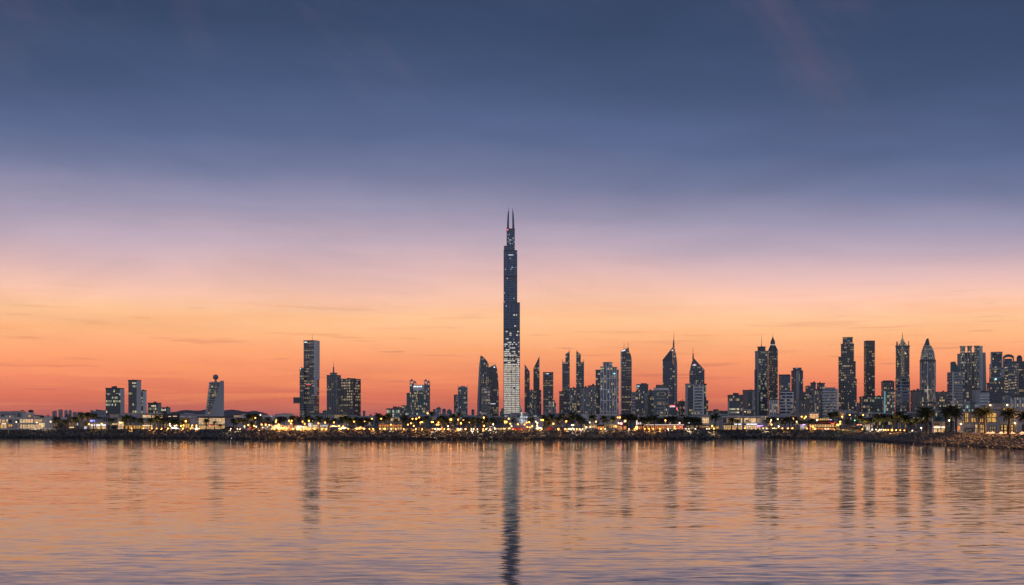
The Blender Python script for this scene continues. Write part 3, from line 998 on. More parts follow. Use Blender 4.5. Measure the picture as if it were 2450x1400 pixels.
b = B('sail_tower', 'taller sail-shaped tower with a curved pointed top, left of the tallest tower', 1157, 1750)
F_SAIL = facade('sail_glass', glass=(.02, .024, .032), frame=(.075, .078, .085), lit=.2, run=3, floors=.6, es=.8)
wedge(b, 'body', [(1142, 1009), (1170, 1009), (1170, 885), (1168.5, 873), (1165, 866), (1160, 859.5), (1155, 855), (1150, 852), (1148.5, 860), (1146.5, 885), (1144.5, 920), (1142.8, 960)], F_SAIL, 22)
wedge(b, 'edge_blade', [(1141.3, 1009), (1146, 1009), (1147.8, 930), (1150, 880), (1150.6, 851), (1149.3, 851), (1146, 880), (1143.8, 920), (1142, 960)], W_GR, 3, -1.6)
b.bands(b.rect(1150.5, 1169, -.05, 10), 876, None, 3.8, .5, .35, W_DK)
wedge(b, 'roof_edge', [(1150, 852), (1155, 855), (1160, 859.5), (1165, 866), (1168.5, 873), (1169.6, 872.4), (1166, 865), (1160.6, 858.3), (1155.4, 853.6), (1150, 850.6)], W_GR, 24, -1)
b = B('sail_tower', 'shorter sail-shaped tower with a bulging side, next to the tallest tower', 1181, 1800)
wedge(b, 'body', [(1167, 1009), (1193, 1009), (1193.6, 960), (1193.2, 930), (1191.5, 900), (1189, 884), (1185.3, 872.6), (1180, 874.5), (1174, 877), (1168.5, 880.5), (1168.3, 930)], F_SAIL, 22)
b.bands(b.rect(1169, 1190, -.05, 10), 890, None, 3.8, .5, .35, W_DK)
wedge(b, 'roof_edge', [(1168.5, 880.5), (1185.3, 872.6), (1189, 884), (1190, 884), (1185.6, 871.2), (1168.5, 879.2)], W_LT, 23, -.6)
b.part('diagonal_brace', Geo().bar((b.X(1172), -.5, b.Z(930)), (b.X(1182), -.5, b.Z(958)), .7, 4), W_GR)
sign(b, 1171, 1186, 965.4, 966.8, L_WHITE, -.4, 4, 'lit_floor'); sign(b, 1181, 1185, 877, 880, L_WHITE, -.4, 2, 'lit_crown')
slab('office_block', 'pale striped block in front of the two sail-shaped towers', 1152, 1172.5, 925, 1500, F_STRIPEL, plant=1, depth=14, bands=(3.6, 1.5, .35, plain('mauve_bands', (.3, .27, .27), .7, .1)))

# ---------------------------------------------------------------- the tallest tower
b = B('tallest_tower', 'tallest stepped navy tower with twin white masts and brightly lit lower floors', 1224.5, 2400)
F_TALLT = facade('tallest_upper_glass', glass=(.10, .17, .27), frame=(.022, .028, .045), fh=4.0, bw=2.9, span=.36, mull=.3, lit=-.03, run=2, floors=.8, col=(.9, .92, 1.0), es=1.1)
F_TALL = facade('tallest_glass', glass=(.09, .15, .235), frame=(.022, .028, .045), fh=4.0, bw=2.9, span=.36, mull=.3, lit=-.05, run=2, floors=.8, col=(1, .86, .64), es=2.4, cool=.08, lowlit=(215, 70, 1.1), even=True)
SEGS = [('base_shaft', 1205, 1243.5, 725, None, 38), ('middle_shaft', 1205.4, 1237, 600, 725, 32), ('upper_shaft', 1206.2, 1231.2, 589.5, 600, 27), ('top_shaft', 1212.6, 1231.2, 548, 589.5, 20)]
for nm, x0, x1, yt, yb_, dp in SEGS:
    pl = b.rect(x0, x1, 0, dp)
    b.vol(nm, pl, yt, F_TALL if nm == 'base_shaft' else F_TALLT, yb_)
    b.fins(pl, yt, yb_, 8.7 if dp > 30 else 5.8, .55, .45, W_DK, (0, 1, 3))
    b.part('parapet', Geo().prism(offset(pl, .5), b.Z(yt) - 1, b.Z(yt) + 1.2), W_DK)
for nm_, yb1, yb2, x0_, x1_, dp_ in (('plant_floor_belt', 664, 660, 1205.4, 1237, 32), ('plant_floor_belt', 792, 787, 1205, 1243.5, 38), ('plant_floor_belt', 858, 854, 1205, 1243.5, 38)):
    b.part(nm_, Geo().prism(offset(b.rect(x0_, x1_, 0, dp_), .3), b.Z(yb1), b.Z(yb2)), W_DK)
b.bands(b.rect(1205, 1243.5, 0, 38), 905, None, 4.0, .55, .25, plain('painted_lit_spandrels', (.62, .58, .52), .6, .1))  # pale colour paints the floodlit look into the lower spandrels
M_MAST = plain('white_mast', (.6, .62, .68), .4, .05)
for s_, (xb, xt) in ((-1, (1215.2, 1216.6)), (1, (1228.3, 1226.8))):
    xq = xb + (xt - xb) * .6
    g = Geo().bar((b.X(xb), 9, b.Z(549)), (b.X(xq), 9, b.Z(514)), 2.5, 8, 1.7)
    g.bar((b.X(xq), 9, b.Z(514)), (b.X(xt), 9, b.Z(503)), 1.7, 8, .9)
    mo = b.part('mast', g, W_BL)
    b.part('mast_tip', Geo().bar((b.X(xt), 9, b.Z(503)), (b.X(xt), 9, b.Z(493.5)), .8, 6, .3), M_MAST, mo)
    b.part('mast_edge', Geo().bar((b.X(xb) + s_ * 2.3, 8, b.Z(548)), (b.X(xq) + s_ * 1.6, 8, b.Z(514)), .4, 5), M_MAST, mo)
b.part('aircraft_beacon', Geo().ball((b.X(1214.8), -.6, b.Z(550)), .8, 8, 6), L_BEACON)
sign(b, 1216, 1229, 609.5, 610.8, L_WHITE, -.2, 5, 'lit_floor')
b.vol('podium', b.rect(1243.6, 1248.6, 4, 20), 972, F_LITLOW)
b.vol('podium', b.rect(1202, 1250, -6, 50), 990, F_LITLOW)

# ---------------------------------------------------------------- blade-topped pair and neighbours
b = B('blade_tower', 'slim dark tower cut to a sharp point on its left edge', 1261, 1900)
wedge(b, 'body', [(1255, 1010), (1267.3, 1010), (1267.3, 889.5), (1255.2, 872.5)], F_DUSK, 14)
b.bands(b.rect(1255, 1267.3, 0, 14), 892, None, 3.8, .6, .3, W_DK)
wedge(b, 'roof_blade', [(1255.2, 873.5), (1267.3, 890.5), (1267.3, 889), (1255.2, 871)], W_MT, 15, -.5)
b = B('blade_tower', 'slim dark tower cut to a sharp point on its right edge', 1284, 1900)
wedge(b, 'body', [(1276.2, 1010), (1290.8, 1010), (1290.8, 855), (1276.2, 883)], F_DUSK, 15)
b.bands(b.rect(1276.2, 1290.8, 0, 15), 884, None, 3.8, .6, .3, W_DK)
wedge(b, 'roof_blade', [(1276.2, 884), (1290.8, 856), (1290.8, 852.5), (1290.2, 853), (1276.2, 881.5)], W_MT, 16, -.5)
b.vol('side_wing', b.rect(1290.9, 1295.2, 1, 12), 933, F_DUSK); b.vol('front_shaft', b.rect(1279.5, 1284, -3, 6), 958, W_GR)
slab('office_block', 'short yellow-lit block squeezed between the two blade-topped towers', 1267, 1277, 935, 2000, F_RES, plant=2)
b = slab('office_tower', 'plain square striped tower with a small white sign at the top', 1299.5, 1323.5, 892, 1800, F_STRIPE, plant=0, bands=(3.9, 1.5, .3, W_DK))
sign(b, 1307.5, 1313.5, 893.2, 895, L_WHITE, -.5, 3)
slab('office_block', 'low block with vertical bays at the foot of the plain square striped tower', 1312, 1327.5, 960, 1450, F_VERT, plant=1, fins=(4, 1.1, .6, W_GR, (0,)))
slab('office_block', 'narrow stub beside the low block with vertical bays', 1327.5, 1330, 966, 1460, F_STRIPE, plant=0)

# ---------------------------------------------------------------- pinnacled pair
for (x0, x1, u0, u1, pin, post, cut, lb) in ((1345.4, 1363, 1352.7, 1362.6, 1362.4, 1345.8, [(1352.7, 848), (1362.6, 841)], 'pinnacled tower with its roof pin on the right side'),
                                            (1378.6, 1397, 1379.2, 1389.5, 1379.4, 1396.6, [(1379.2, 841), (1389.5, 847.5)], 'pinnacled tower with its roof pin on the left side')):
    b = B('pinnacled_tower', lb, (x0 + x1) / 2, 1800)
    pl = b.rect(x0, x1, 0, 14)
    b.vol('body', pl, 866, F_STRIPE if x0 < 1370 else F_TEAL)
    b.bands(pl, 868, None, 3.8, .9, .3, W_DK)
    b.vol('upper_body', b.rect(u0, u1, .6, 10), 849, F_BLUE, 866)
    wedge(b, 'open_crown', [(cut[0][0], 849.2), (cut[1][0], 849.2), cut[1], cut[0]], F_BLUE, 1.2, .3)
    g = Geo().bar((b.X(cut[0][0]), 0, b.Z(cut[0][1])), (b.X(cut[1][0]), 0, b.Z(cut[1][1])), .45, 5).bar((b.X(cut[0][0]), 9, b.Z(cut[0][1])), (b.X(cut[1][0]), 9, b.Z(cut[1][1])), .45, 5)
    b.part('crown_rail', g, W_LT)
    b.vol('pin', b.rect(pin - .55, pin + .55, -.2, 1.5), 838.5, W_DK, 866)
    b.vol('corner_post', b.rect(post - .5, post + .5, -.4, 1.4), 860, W_DK)
    b.mast(pin + (2 if x0 > 1370 else -2), 845, 834, .18, W_MT, 4)
slab('office_block', 'dark block with yellow-lit floors in front of the left pinnacled tower', 1338, 1363.5, 938, 1500, F_STRIPE, xm=1349, plant=2, bands=(3.7, .7, .2, W_DK))
b = slab('office_block', 'bright teal glass block between the two pinnacled towers', 1364, 1379, 930, 1600, F_TEALL, plant=1)
b.vol('end_wall', b.rect(1362.9, 1364.2, -.5, 10), 929, W_LT)
slab('office_block', 'dark narrow block below the right pinnacled tower', 1380, 1389, 936, 1620, F_OFF, plant=1)
slab('apartment_block', 'grey block of flats with many lit windows, left of a matching pair', 1388, 1408, 929, 1480, F_RES, xm=1396, plant=2, fins=(5, .7, .5, W_GR, (0, 3)))
slab('apartment_block', 'grey block of flats with many lit windows, right of a matching pair', 1407, 1426, 924, 1500, F_RES, xm=1419, plant=3, fins=(5, .7, .5, W_GR, (0, 3)))

# ---------------------------------------------------------------- white-finned stepped tower
b = B('finned_tower', 'broad stepped tower with tall white fins and lit windows between them', 1454, 1600)
for nm, x0, x1, yt, off, mt in (('centre_block', 1443, 1465, 868, 6, F_VERT), ('left_wing', 1425, 1438, 886, 4, F_NAVY), ('front_block', 1436.5, 1466, 879, 0, F_VERT), ('right_block', 1464, 1476, 880, 2, F_VERT), ('right_wing', 1475.5, 1480.5, 886, 5, F_VERT)):
    pl = b.rect(x0, x1, off, 20)
    b.vol(nm, pl, yt, mt)
    if mt is F_VERT:
        b.fins(pl, yt, None, 4.6, .9, .8, W_LT, (0,))
        b.bands(pl, yt, None, 16, 1.2, .5, W_LT)
    b.part('parapet', Geo().prism(offset(pl, .4), b.Z(yt), b.Z(yt) + 1.2), W_GR)
b.vol('roof_box', b.rect(1447, 1462, 8, 12), 865.5, W_BL, 868)
sign(b, 1466.5, 1472.5, 893, 895, L_CYAN, 1, 3, 'lit_floor'); sign(b, 1436.5, 1445, 880.5, 882, L_WARM, -.9, 3, 'lit_floor')

# ---------------------------------------------------------------- curved-top tower with two aerials
b = B('curved_top_tower', 'dark striped tower with a rounded shoulder, wedge crown and two aerials', 1498, 1650)
wedge(b, 'body', [(1485.5, 1010), (1511.4, 1010), (1511.4, 862), (1510.4, 854), (1508.5, 847), (1505.5, 841), (1486, 841)], F_STRIPE, 18)
g = Geo(); z_ = 2.0
while z_ < b.Z(846):
    yq = HY - (z_ + b.G - EYE) / b.s
    xr = float(np.interp(-yq, [-1010, -862, -854, -847, -841], [1511.4, 1511.4, 1510.4, 1508.5, 1505.5]))
    g.box(b.X(1487.2), b.X(xr), -.5, 0.02, z_, z_ + 1.6); z_ += 3.9
b.part('floor_bands', g, plain('mauve_grey_bands', (.17, .155, .16), .6, .1), None, 'stuff')
b.vol('edge_blade', b.rect(1484.8, 1487.2, -1, 6), 839, W_LT)
wedge(b, 'crown', [(1486, 841.2), (1505.2, 841.2), (1504.6, 832), (1498, 834), (1490, 837.2), (1486, 839.6)], W_MT, 12, 1)
wedge(b, 'crown_light_strip', [(1487, 839.8), (1496, 836.2), (1496, 838.4), (1487, 841)], L_WHITE, .3, .5)
b.mast(1493, 836, 818, .4, W_MT, 6); b.mast(1502.6, 833, 816, .4, W_MT, 6)

# ---------------------------------------------------------------- cluster left of the taller spire tower
b = slab('office_block', 'pale block with a dark lit glass half beside the curved-top tower', 1511.7, 1534.6, 940, 1350, F_DUSK, plant=2)
b.vol('pale_half', b.rect(1511.9, 1520.5, -.6, 8), 939.6, F_STRIPEL); b.vol('cap', b.rect(1511.5, 1534.9, -.9, 16), 939, W_GR, 943)
b = slab('office_tower', 'teal stepped tower with a cyan roof sign behind the cluster', 1523, 1551, 921, 1700, F_TEAL, plant=0)
b.vol('centre_block', b.rect(1533, 1547.5, -1, 14), 917, F_BLUE); sign(b, 1524.5, 1530, 922.5, 925, L_CYAN, -.5, 3)
slab('office_block', 'grey glass block with a sloping top right of the teal stepped tower', 1548.5, 1564, 936, 1500, F_BLUE, plant=1, xm=1552)
slab('office_block', 'dark yellow-lit block between two pale columns below the sloping top', 1549.8, 1564, 948, 1380, F_DUSK, plant=1)
slab('office_block', 'tall pale stair column beside the dark yellow-lit block', 1542, 1550, 940, 1390, W_GR, plant=0)
b = slab('office_block', 'flat-capped block with a striped front left of the taller spire tower', 1563.8, 1599, 930, 1300, W_GR, plant=0)
b.vol('striped_front', b.rect(1571.5, 1592.5, -.5, 6), 933.5, F_STRIPE); b.bands(b.rect(1571.5, 1592.5, -.5, 6), 934, None, 3.6, 1.2, .3, W_GR)
b.vol('cap', b.rect(1563.2, 1599.6, -1.2, 18), 928.5, W_LT, 933.5); b.vol('roof_box', b.rect(1569, 1594, 2, 12), 920.5, W_BR, 928.5)
b.vol('glass_side', b.rect(1592.8, 1597.5, -.4, 5), 934, F_NAVY); b.vol('glass_side', b.rect(1565, 1571.2, -.4, 5), 934, F_TEAL)

# ---------------------------------------------------------------- spire towers
b = B('spire_tower', 'taller slant-roofed blue glass tower with a needle spire', 1603, 1750)
wedge(b, 'body', [(1585.5, 1010), (1613.5, 1010), (1613.5, 880), (1610, 868), (1609, 850), (1611.3, 829), (1585.5, 862.5)], F_BLUE, 20)
wedge(b, 'curved_side', [(1613.5, 1010), (1620.2, 1010), (1620.2, 872), (1619.2, 860), (1617, 846), (1614.5, 836), (1612.3, 828), (1610.6, 840), (1609.6, 856), (1611, 868), (1613.5, 880)], facade('pale_curtain', glass=(.08, .075, .08), frame=(.17, .155, .155), lit=.06, span=.4, mull=.1), 17, -2)
wedge(b, 'roof_panel', [(1585.5, 862.5), (1609.5, 862.5), (1609.2, 850), (1611.5, 828), (1585.5, 861.8)], W_DK, .5, -.5)
wedge(b, 'roof_edge', [(1585, 863), (1612.4, 828.6), (1612.6, 827), (1585, 861)], W_MT, 21, -1)
b.bands(b.rect(1585.5, 1612, 0, 19), 868, None, 3.8, .5, .2, W_DK)
b.mast(1611.8, 830, 814, 1.5, W_DK, 4, nm='spire', r2=.9); b.mast(1612.2, 815, 794, .55, W_DK, 4, nm='spire_needle', r2=.12)
sign(b, 1607, 1610, 837, 840, L_WHITE, -2.6, 2)
b = B('spire_tower', 'shorter slant-roofed blue glass tower with a red and white sign', 1667, 1850)
wedge(b, 'body', [(1649.3, 1010), (1685.4, 1010), (1685.4, 886.5), (1680, 880), (1658.4, 857), (1655.5, 866), (1652, 878), (1650, 886), (1649.3, 896)], F_BLUE, 22)
wedge(b, 'roof_edge', [(1658.4, 857), (1685.4, 886.5), (1686, 885.5), (1658.4, 855)], W_MT, 23, -.6)
b.bands(b.rect(1650, 1685.4, 0, 20), 890, None, 3.8, .5, .2, W_DK)
b.mast(1658.3, 859, 846, 1.4, W_DK, 4, nm='spire', r2=.9); b.mast(1658, 847, 830, .5, W_DK, 4, nm='spire_needle', r2=.12)
sign(b, 1657.5, 1666, 872.5, 874.5, L_WHITE, -.6, 4); sign(b, 1660, 1663, 870, 872.3, L_RED, -.6, 2)
b = slab('office_block', 'dark glass block with a red cursive rooftop sign below the taller spire tower', 1600, 1621, 968, 1250, F_NAVY, plant=0)
sign(b, 1605, 1615.5, 968.8, 971.8, L_RED, -.6, 5); sign(b, 1603, 1615.5, 972.4, 974, L_WHITE, -.6, 6, 'sign_line')
b.part('red_light', Geo().box(b.X(1618.5), b.X(1621), -.9, -.2, b.Z(981), b.Z(975)), L_RED)
slab('office_block', 'pale teal lit block between the two spire towers', 1621, 1639, 962, 1400, F_TEALL, plant=2, xm=1630)
b = slab('office_block', 'big pale-framed office block in front of the shorter spire tower', 1639.5, 1684, 920, 1350, F_DUSK, plant=0)
for nm, x0, x1, yt, mt in (('striped_wing', 1661.5, 1683, 923, F_STRIPEL), ('glass_bay', 1646, 1658.5, 923, F_NAVY), ('column', 1658.6, 1661.4, 920, W_LT), ('edge_column', 1639.4, 1645.8, 920, W_GR), ('edge_column', 1680.5, 1684.2, 920.4, W_LT)):
    b.vol(nm, b.rect(x0, x1, -.9 if 'col' in nm else -.4, 5), yt, mt)
b.bands(b.rect(1661.5, 1680.4, -.4, 5), 924, None, 3.6, 1.3, .3, W_LT)
b.vol('cap', b.rect(1641, 1683, -1.2, 12), 919.4, W_GR, 923)
b = slab('office_block', 'narrow dark block attached right of the pale-framed office block', 1684.3, 1690, 920, 1370, F_NAVY, plant=0)
slab('office_block', 'small block stepping down from the narrow dark block', 1690, 1694.5, 960, 1380, F_DUSK, plant=0)
b = slab('office_block', 'long low dark block right of the shorter spire tower', 1694, 1741, 985, 1500, F_NAVY, plant=4, depth=20, cat='building')
b.vol('pale_wall', b.rect(1712, 1740, -.5, 10), 991, W_GR)

# ---------------------------------------------------------------- right-hand towers
b = slab('office_block', 'blue block with bright lit floors left of the white glass-fronted restaurant', 1741, 1777, 947, 1250, F_NAVY, plant=2)
b.vol('lit_front', b.rect(1745, 1769, -.6, 6), 961, facade('bright_floors', glass=(.02, .03, .05), frame=(.05, .06, .08), lit=.5, run=8, floors=1.6, span=.5, mull=.03, bw=3, col=(1, .85, .5), es=1.3))
b.vol('side_column', b.rect(1741, 1744.8, -.8, 6), 960, W_GR)
b = slab('office_tower', 'brown-grey tower with dark glass corner left of the mast-topped tower', 1777, 1806, 935, 1400, F_NAVY, plant=1)
b.vol('stone_front', b.rect(1777.6, 1791, -.8, 8), 935.5, W_BR); b.vol('stone_edge', b.rect(1800, 1805, -.8, 8), 936, W_GR)
b = B('mast_topped_tower', 'dark blue tower with a drum on its roof and a tall mast', 1822, 1700)
pl = b.corner(1807, 1815, 1837.5)
b.vol('body', pl, 840, facade('night_grid', glass=(.015, .03, .045), frame=(.03, .042, .055), lit=.27, run=2, bw=2.2, es=.85, col=(.9, .85, .5)))
p0, p1 = Vector(pl[3]), Vector(pl[0]); dr = (p1 - p0).normalized(); nr = Vector((dr.y, -dr.x))
b.vol('end_wall', [tuple(p0 + nr * .5), tuple(p1 + nr * .5), tuple(p1 - nr * .2), tuple(p0 - nr * .2)], 839.5, W_GR)
b.bands(pl, 841, None, 3.8, .5, .2, W_DK)
b.part('cornice', Geo().prism(offset(pl, .9), b.Z(841), b.Z(839)), W_GR)
b.vol('drum', b.oval(1812.5, 1831.5, 20, 4), 830.5, W_MT, 839.2, smooth=True); b.vol('drum_rim', b.oval(1811.5, 1832.5, 20, 3), 828.6, W_GR, 830.5)
b.mast(1822, 828.6, 825, 1.2, W_DK, 10, nm='mast_foot'); b.mast(1822, 826, 801, .5, W_MT, 10, r2=.12)
b.vol('side_shaft', b.rect(1804.8, 1807.4, 6, 12), 884, W_GR)
b = B('cone_spired_tower', 'blue tower with a tapered shoulder, round window and pointed cone spire', 1849, 1800)
pl = b.rect(1838, 1861, 0, 16)
b.vol('body', pl, 838, facade('dotted_windows', glass=(.02, .032, .045), frame=(.03, .04, .05), lit=.42, run=1, bw=3.4, fh=3.8, span=.45, mull=.5, es=.7, floors=.1))
b.fins(pl, 838, None, 3.4, .4, .35, W_DK, (0,))
b.vol('shoulder', pl, 825.5, W_BL, 838, top=[(b.X(1843), 3), (b.X(1855), 3), (b.X(1855), 12), (b.X(1843), 12)])
b.part('round_window', Geo().bar((b.X(1849), .2, b.Z(833)), (b.X(1849), 2.4, b.Z(832.6)), 2.5, 16), W_MT)
b.vol('lantern', b.oval(1843.2, 1854.6, 12, 3.5), 817, W_BL, 825.5); b.vol('lantern_rim', b.oval(1842.6, 1855.2, 12, 3.1), 824.3, L_WARM, 825.3)
b.vol('cone', b.oval(1843.5, 1854.3, 12, 3.6), 805, W_DK, 817, top=b.oval(1848.6, 1849.4, 12, 7))
b.mast(1849, 806, 796, .35, W_MT, 7.3, nm='needle')
slab('apartment_block', 'pale stone block of flats at the foot of the cone-spired tower', 1840.5, 1861.5, 957, 1250, F_RESL, plant=2, fins=(5, .8, .5, W_LT, (0,)))
b = slab('office_tower', 'flat-topped blue tower with a thin overhanging roof, left of two', 1863, 1891.5, 899, 1650, F_BLUE, xm=1868, plant=0)
b.vol('roof_slab', b.rect(1863, 1890, 1, 18), 895.8, W_DK, 897.4)
b = B('rounded_block', 'rounded white-banded block in front of the two flat-topped blue towers', 1882.5, 1300)
pl = b.oval(1866, 1899, 24, 0, .5)
b.vol('body', pl, 938, F_STRIPEL, smooth=True); b.bands(pl, 938, None, 3.6, 1.0, .4, W_LT); b.vol('roof_ring', b.oval(1869, 1895, 24, 2, .5), 935.5, W_BL, 938)
for x_ in (1871, 1880, 1896):
    b.vol('column', b.rect(x_, x_ + 1.4, -.6 if 1875 < x_ < 1890 else 1.2, 3), 938, W_LT)
b = slab('office_tower', 'flat-topped blue tower with a pale central strip and roof box, right of two', 1893, 1921.5, 888, 1700, F_BLUE, xm=1904, plant=0)
b.vol('pale_strip', b.rect(1904.5, 1912.5, -1.4, 8), 887, W_GR); b.vol('roof_box', b.rect(1897, 1918, 3, 14), 879.5, F_BLUE, 888); b.mast(1906.5, 880, 871, .3, W_MT, 8)
CL = [(1912, 1935, 957, 1230, F_RESB, 'brown flats with small lit windows below the right flat-topped blue tower'), (1914, 1928, 940, 1550, F_NAVY, 'dark block rising behind the small brown flats'),
      (1927, 1940, 926, 1650, F_NAVY, 'dark block at the left of the balconied cluster'), (1939, 1952, 917, 1700, F_BLUE, 'square blue block, left of two peaks in the balconied cluster'),
      (1954.5, 1973.5, 918, 1720, F_BLUE, 'square blue block with lit roof edge, right of two peaks in the balconied cluster'), (1943, 1964.5, 935, 1380, F_VERT, 'brown block with pale lit columns in the balconied cluster'),
      (1936, 1946, 944, 1400, F_RES, 'narrow grey flats left of the brown block with pale columns'), (1964, 1972, 940, 1450, F_TEAL, 'narrow teal block right of the brown block with pale columns')]
for x0, x1, yt, D, mt, lb in CL:
    b = slab('apartment_block', lb, x0, x1, yt, D, mt, plant=2, fins=(4.5, .9, .5, W_BR if mt is F_VERT else W_DK, (0,)) if mt in (F_VERT, F_RESB) else None)
sign(b, 1965, 1966, 940, 941, L_WARM, -.4, 1, 'roof_light')
b = B('balconied_flats', 'white-balconied block of flats with a curved front left of the stepped brown tower', 1987, 1250)
pl = b.oval(1969, 2004.5, 24, 0, .45)
b.vol('body', pl, 931, F_RES); b.bands(pl, 931, None, 3.3, 1.1, .9, W_LT, nm='balconies'); b.vol('roof_box', b.oval(1973, 1999, 20, 2, .4), 927, W_GR, 931)
b.vol('edge_column', b.rect(2001.6, 2004.8, 1, 8), 936, W_LT)

b = B('stepped_brown_tower', 'stepped brown-blue tower with shoulders at four heights and lit rooms', 2028, 1750)
for nm, x0, x1, yt, off, mt in (('main_shaft', 2012, 2043, 824, 0, F_DUSK), ('top_block', 2016.3, 2040, 808, 3, F_BLUE), ('left_shoulder', 2006, 2013, 855, 2, F_DUSK), ('right_shoulder', 2042.5, 2047.3, 866, 3, F_DUSK), ('front_block', 2019.5, 2049.7, 909, -5, F_NAVY)):
    pl = b.rect(x0, x1, off, 18)
    b.vol(nm, pl, yt, mt); b.bands(pl, yt, None if nm != 'top_block' else 824, 3.7, .5, .2, W_DK)
    b.part('parapet', Geo().prism(offset(pl, .4), b.Z(yt), b.Z(yt) + 1.1), W_BR)
b.vol('centre_recess', b.rect(2019, 2034, -.6, 4), 826, F_DUSK); b.fins(b.rect(2019, 2034, -.6, 4), 826, 909, 5, .6, .4, W_DK, (0,))
b.mast(2031, 808, 805, .25, W_MT, 8); b.mast(2024, 808, 806, .25, W_MT, 8)
b = slab('slab_tower', 'plain tall brown slab tower with a few lit floors', 2067.3, 2093.2, 816.5, 1800, F_DUSK, xm=2073, plant=0, bands=(3.7, .5, .2, W_DK))
b.fins(b.poly, 816.5, None, 5.5, .5, .4, W_DK, (0, 3)); b.mast(2074, 816, 813, .25, W_MT, 4); b.mast(2079, 816, 811, .25, W_MT, 4)
slab('office_block', 'dark low block with white window frames left of the plain slab tower foot', 2056, 2086, 951, 1300, F_NAVY, plant=2, xm=2064)
slab('office_block', 'dark low block with a greenish lit top right of the plain slab tower foot', 2087, 2111, 950, 1320, facade('green_top', glass=(.02, .035, .035), frame=(.04, .05, .05), lit=.2, col=(.7, .95, .7), es=.7), plant=1)
slab('office_block', 'tiny far block in the gap right of the stepped brown tower', 2050, 2056, 966, 1900, F_FAR, plant=1)
b = slab('apartment_block', 'brown block with a chamfered roof behind the teal-edged block', 2108, 2140, 914, 1600, F_RESB, plant=1, xm=2114)
b.vol('roof_step', b.rect(2112, 2136, 4, 14), 910, W_BR, 914)
b = slab('teal_edged_block', 'glass block with a glowing teal edge strip', 2115, 2141, 935, 1250, F_TEALL, plant=1)
b.vol('teal_edge', b.rect(2115, 2118.6, -1, 5), 936, glow_mat('teal_edge_light', (.05, .35, .45), .5, False))

b = B('crown_topped_tower', 'tower with a concave lit glass crown, needle and corner pins', 2159.5, 1750)
pl = b.rect(2143.3, 2175.8, 0, 20)
b.vol('body', pl, 828.5, facade('crown_tower_grid', glass=(.02, .024, .035), frame=(.085, .08, .085), lit=.16, bw=2.4, run=1, es=.8))
b.fins(b.rect(2155, 2164, -.8, 4), 835, None, 2.2, .7, .5, plain('warm_fins', (.5, .42, .3), .6, .1), (0,)); b.bands(pl, 829, None, 3.8, .5, .25, W_BR)
b.vol('lit_bay', b.rect(2155, 2164, -.8, 4), 833, facade('lit_bay', glass=(.05, .045, .03), frame=(.2, .17, .12), lit=.75, run=1, bw=1.5, col=(1, .85, .5), es=.8))
b.part('cornice', Geo().prism(offset(pl, .8), b.Z(829), b.Z(827)), W_BR)
cr = [(827, 2149.5, 2171.5), (823, 2151.8, 2168.3), (818, 2154.2, 2164.8), (812, 2156.2, 2162.2), (807, 2157.6, 2160.8)]
F_CROWN = facade('crown_glass', glass=(.1, .09, .06), frame=(.12, .11, .1), lit=.6, bw=3, fh=2.5, span=.18, mull=.14, run=1, col=(1, .85, .5), es=.75)
for (ya, xa, xb), (yb_, xc, xd) in zip(cr, cr[1:]):
    b.vol('crown_tier', b.rect(xa, xb, 10 - (b.X(xb) - b.X(xa)) / 2, b.X(xb) - b.X(xa)), yb_, F_CROWN, ya, top=b.rect(xc, xd, 10 - (b.X(xd) - b.X(xc)) / 2, b.X(xd) - b.X(xc)))
b.mast(2159.2, 807, 794, .7, W_MT, 10, nm='needle', r2=.15)
for x_, yt in ((2145, 816.5), (2148, 817), (2174, 816)):
    b.mast(x_, 828, yt, .8, W_BR, 2, nm='corner_pin', r2=.6)
b.part('lantern', Geo().ball((b.X(2166.5), -1, b.Z(846)), 1.3, 8, 6), L_WARM)
b = B('rounded_block', 'rounded dark office block with lit stripes below the crown-topped tower', 2159.5, 1350)
pl = b.oval(2142, 2177, 24, 0, .5)
b.vol('body', pl, 906, F_STRIPE, smooth=True); b.bands(pl, 905, None, 3.9, .8, .35, W_GR); b.vol('roof_ring', b.oval(2143.5, 2176, 24, .6, .5), 902, W_DK, 906)
b.vol('corner_column', b.rect(2154, 2158, -.4, 3), 908, F_STRIPEL)
slab('apartment_block', 'brown block of flats dotted with lit windows left of the bullet-shaped tower', 2178, 2206, 936, 1300, F_RESB, plant=3, xm=2184)

b = B('bullet_tower', 'bullet-shaped tower with a banded dome, dark cap and ribbed shaft', 2219.7, 1700)
pl = b.oval(2201.5, 2238, 24, 0, .8)
b.vol('shaft', pl, 863, facade('ribbed_shaft', glass=(.02, .022, .034), frame=(.14, .135, .14), lit=.1, span=.08, mull=.4, bw=3, run=1, lowlit=(70, 30, .35), es=.8), smooth=False)
for k_ in range(0, 24, 2):
    x_, y_ = pl[k_]
    b.part('rib', Geo().bar((x_, y_ , 1), (x_, y_, b.Z(862)), .75, 5), W_LT if k_ % 4 == 0 else W_GR)
tiers = [(863, 2202, 2237.4), (855, 2202.4, 2237), (846, 2204, 2235.6), (838, 2206, 2233), (831, 2208.4, 2229.6), (826, 2210, 2226)]
F_BUL = facade('dome_bands', glass=(.03, .03, .035), frame=(.2, .2, .2), fh=3.4, span=.5, mull=.04, bw=3, lit=.55, run=6, col=(1, .85, .5), es=.9)
mid_y = (min(p_[1] for p_ in pl) + max(p_[1] for p_ in pl)) / 2
ov = lambda xa, xb: [(x_, y_ - (b.X(xb) - b.X(xa)) / 2 * .8 + mid_y) for x_, y_ in b.oval(xa, xb, 24, 0, .8)]
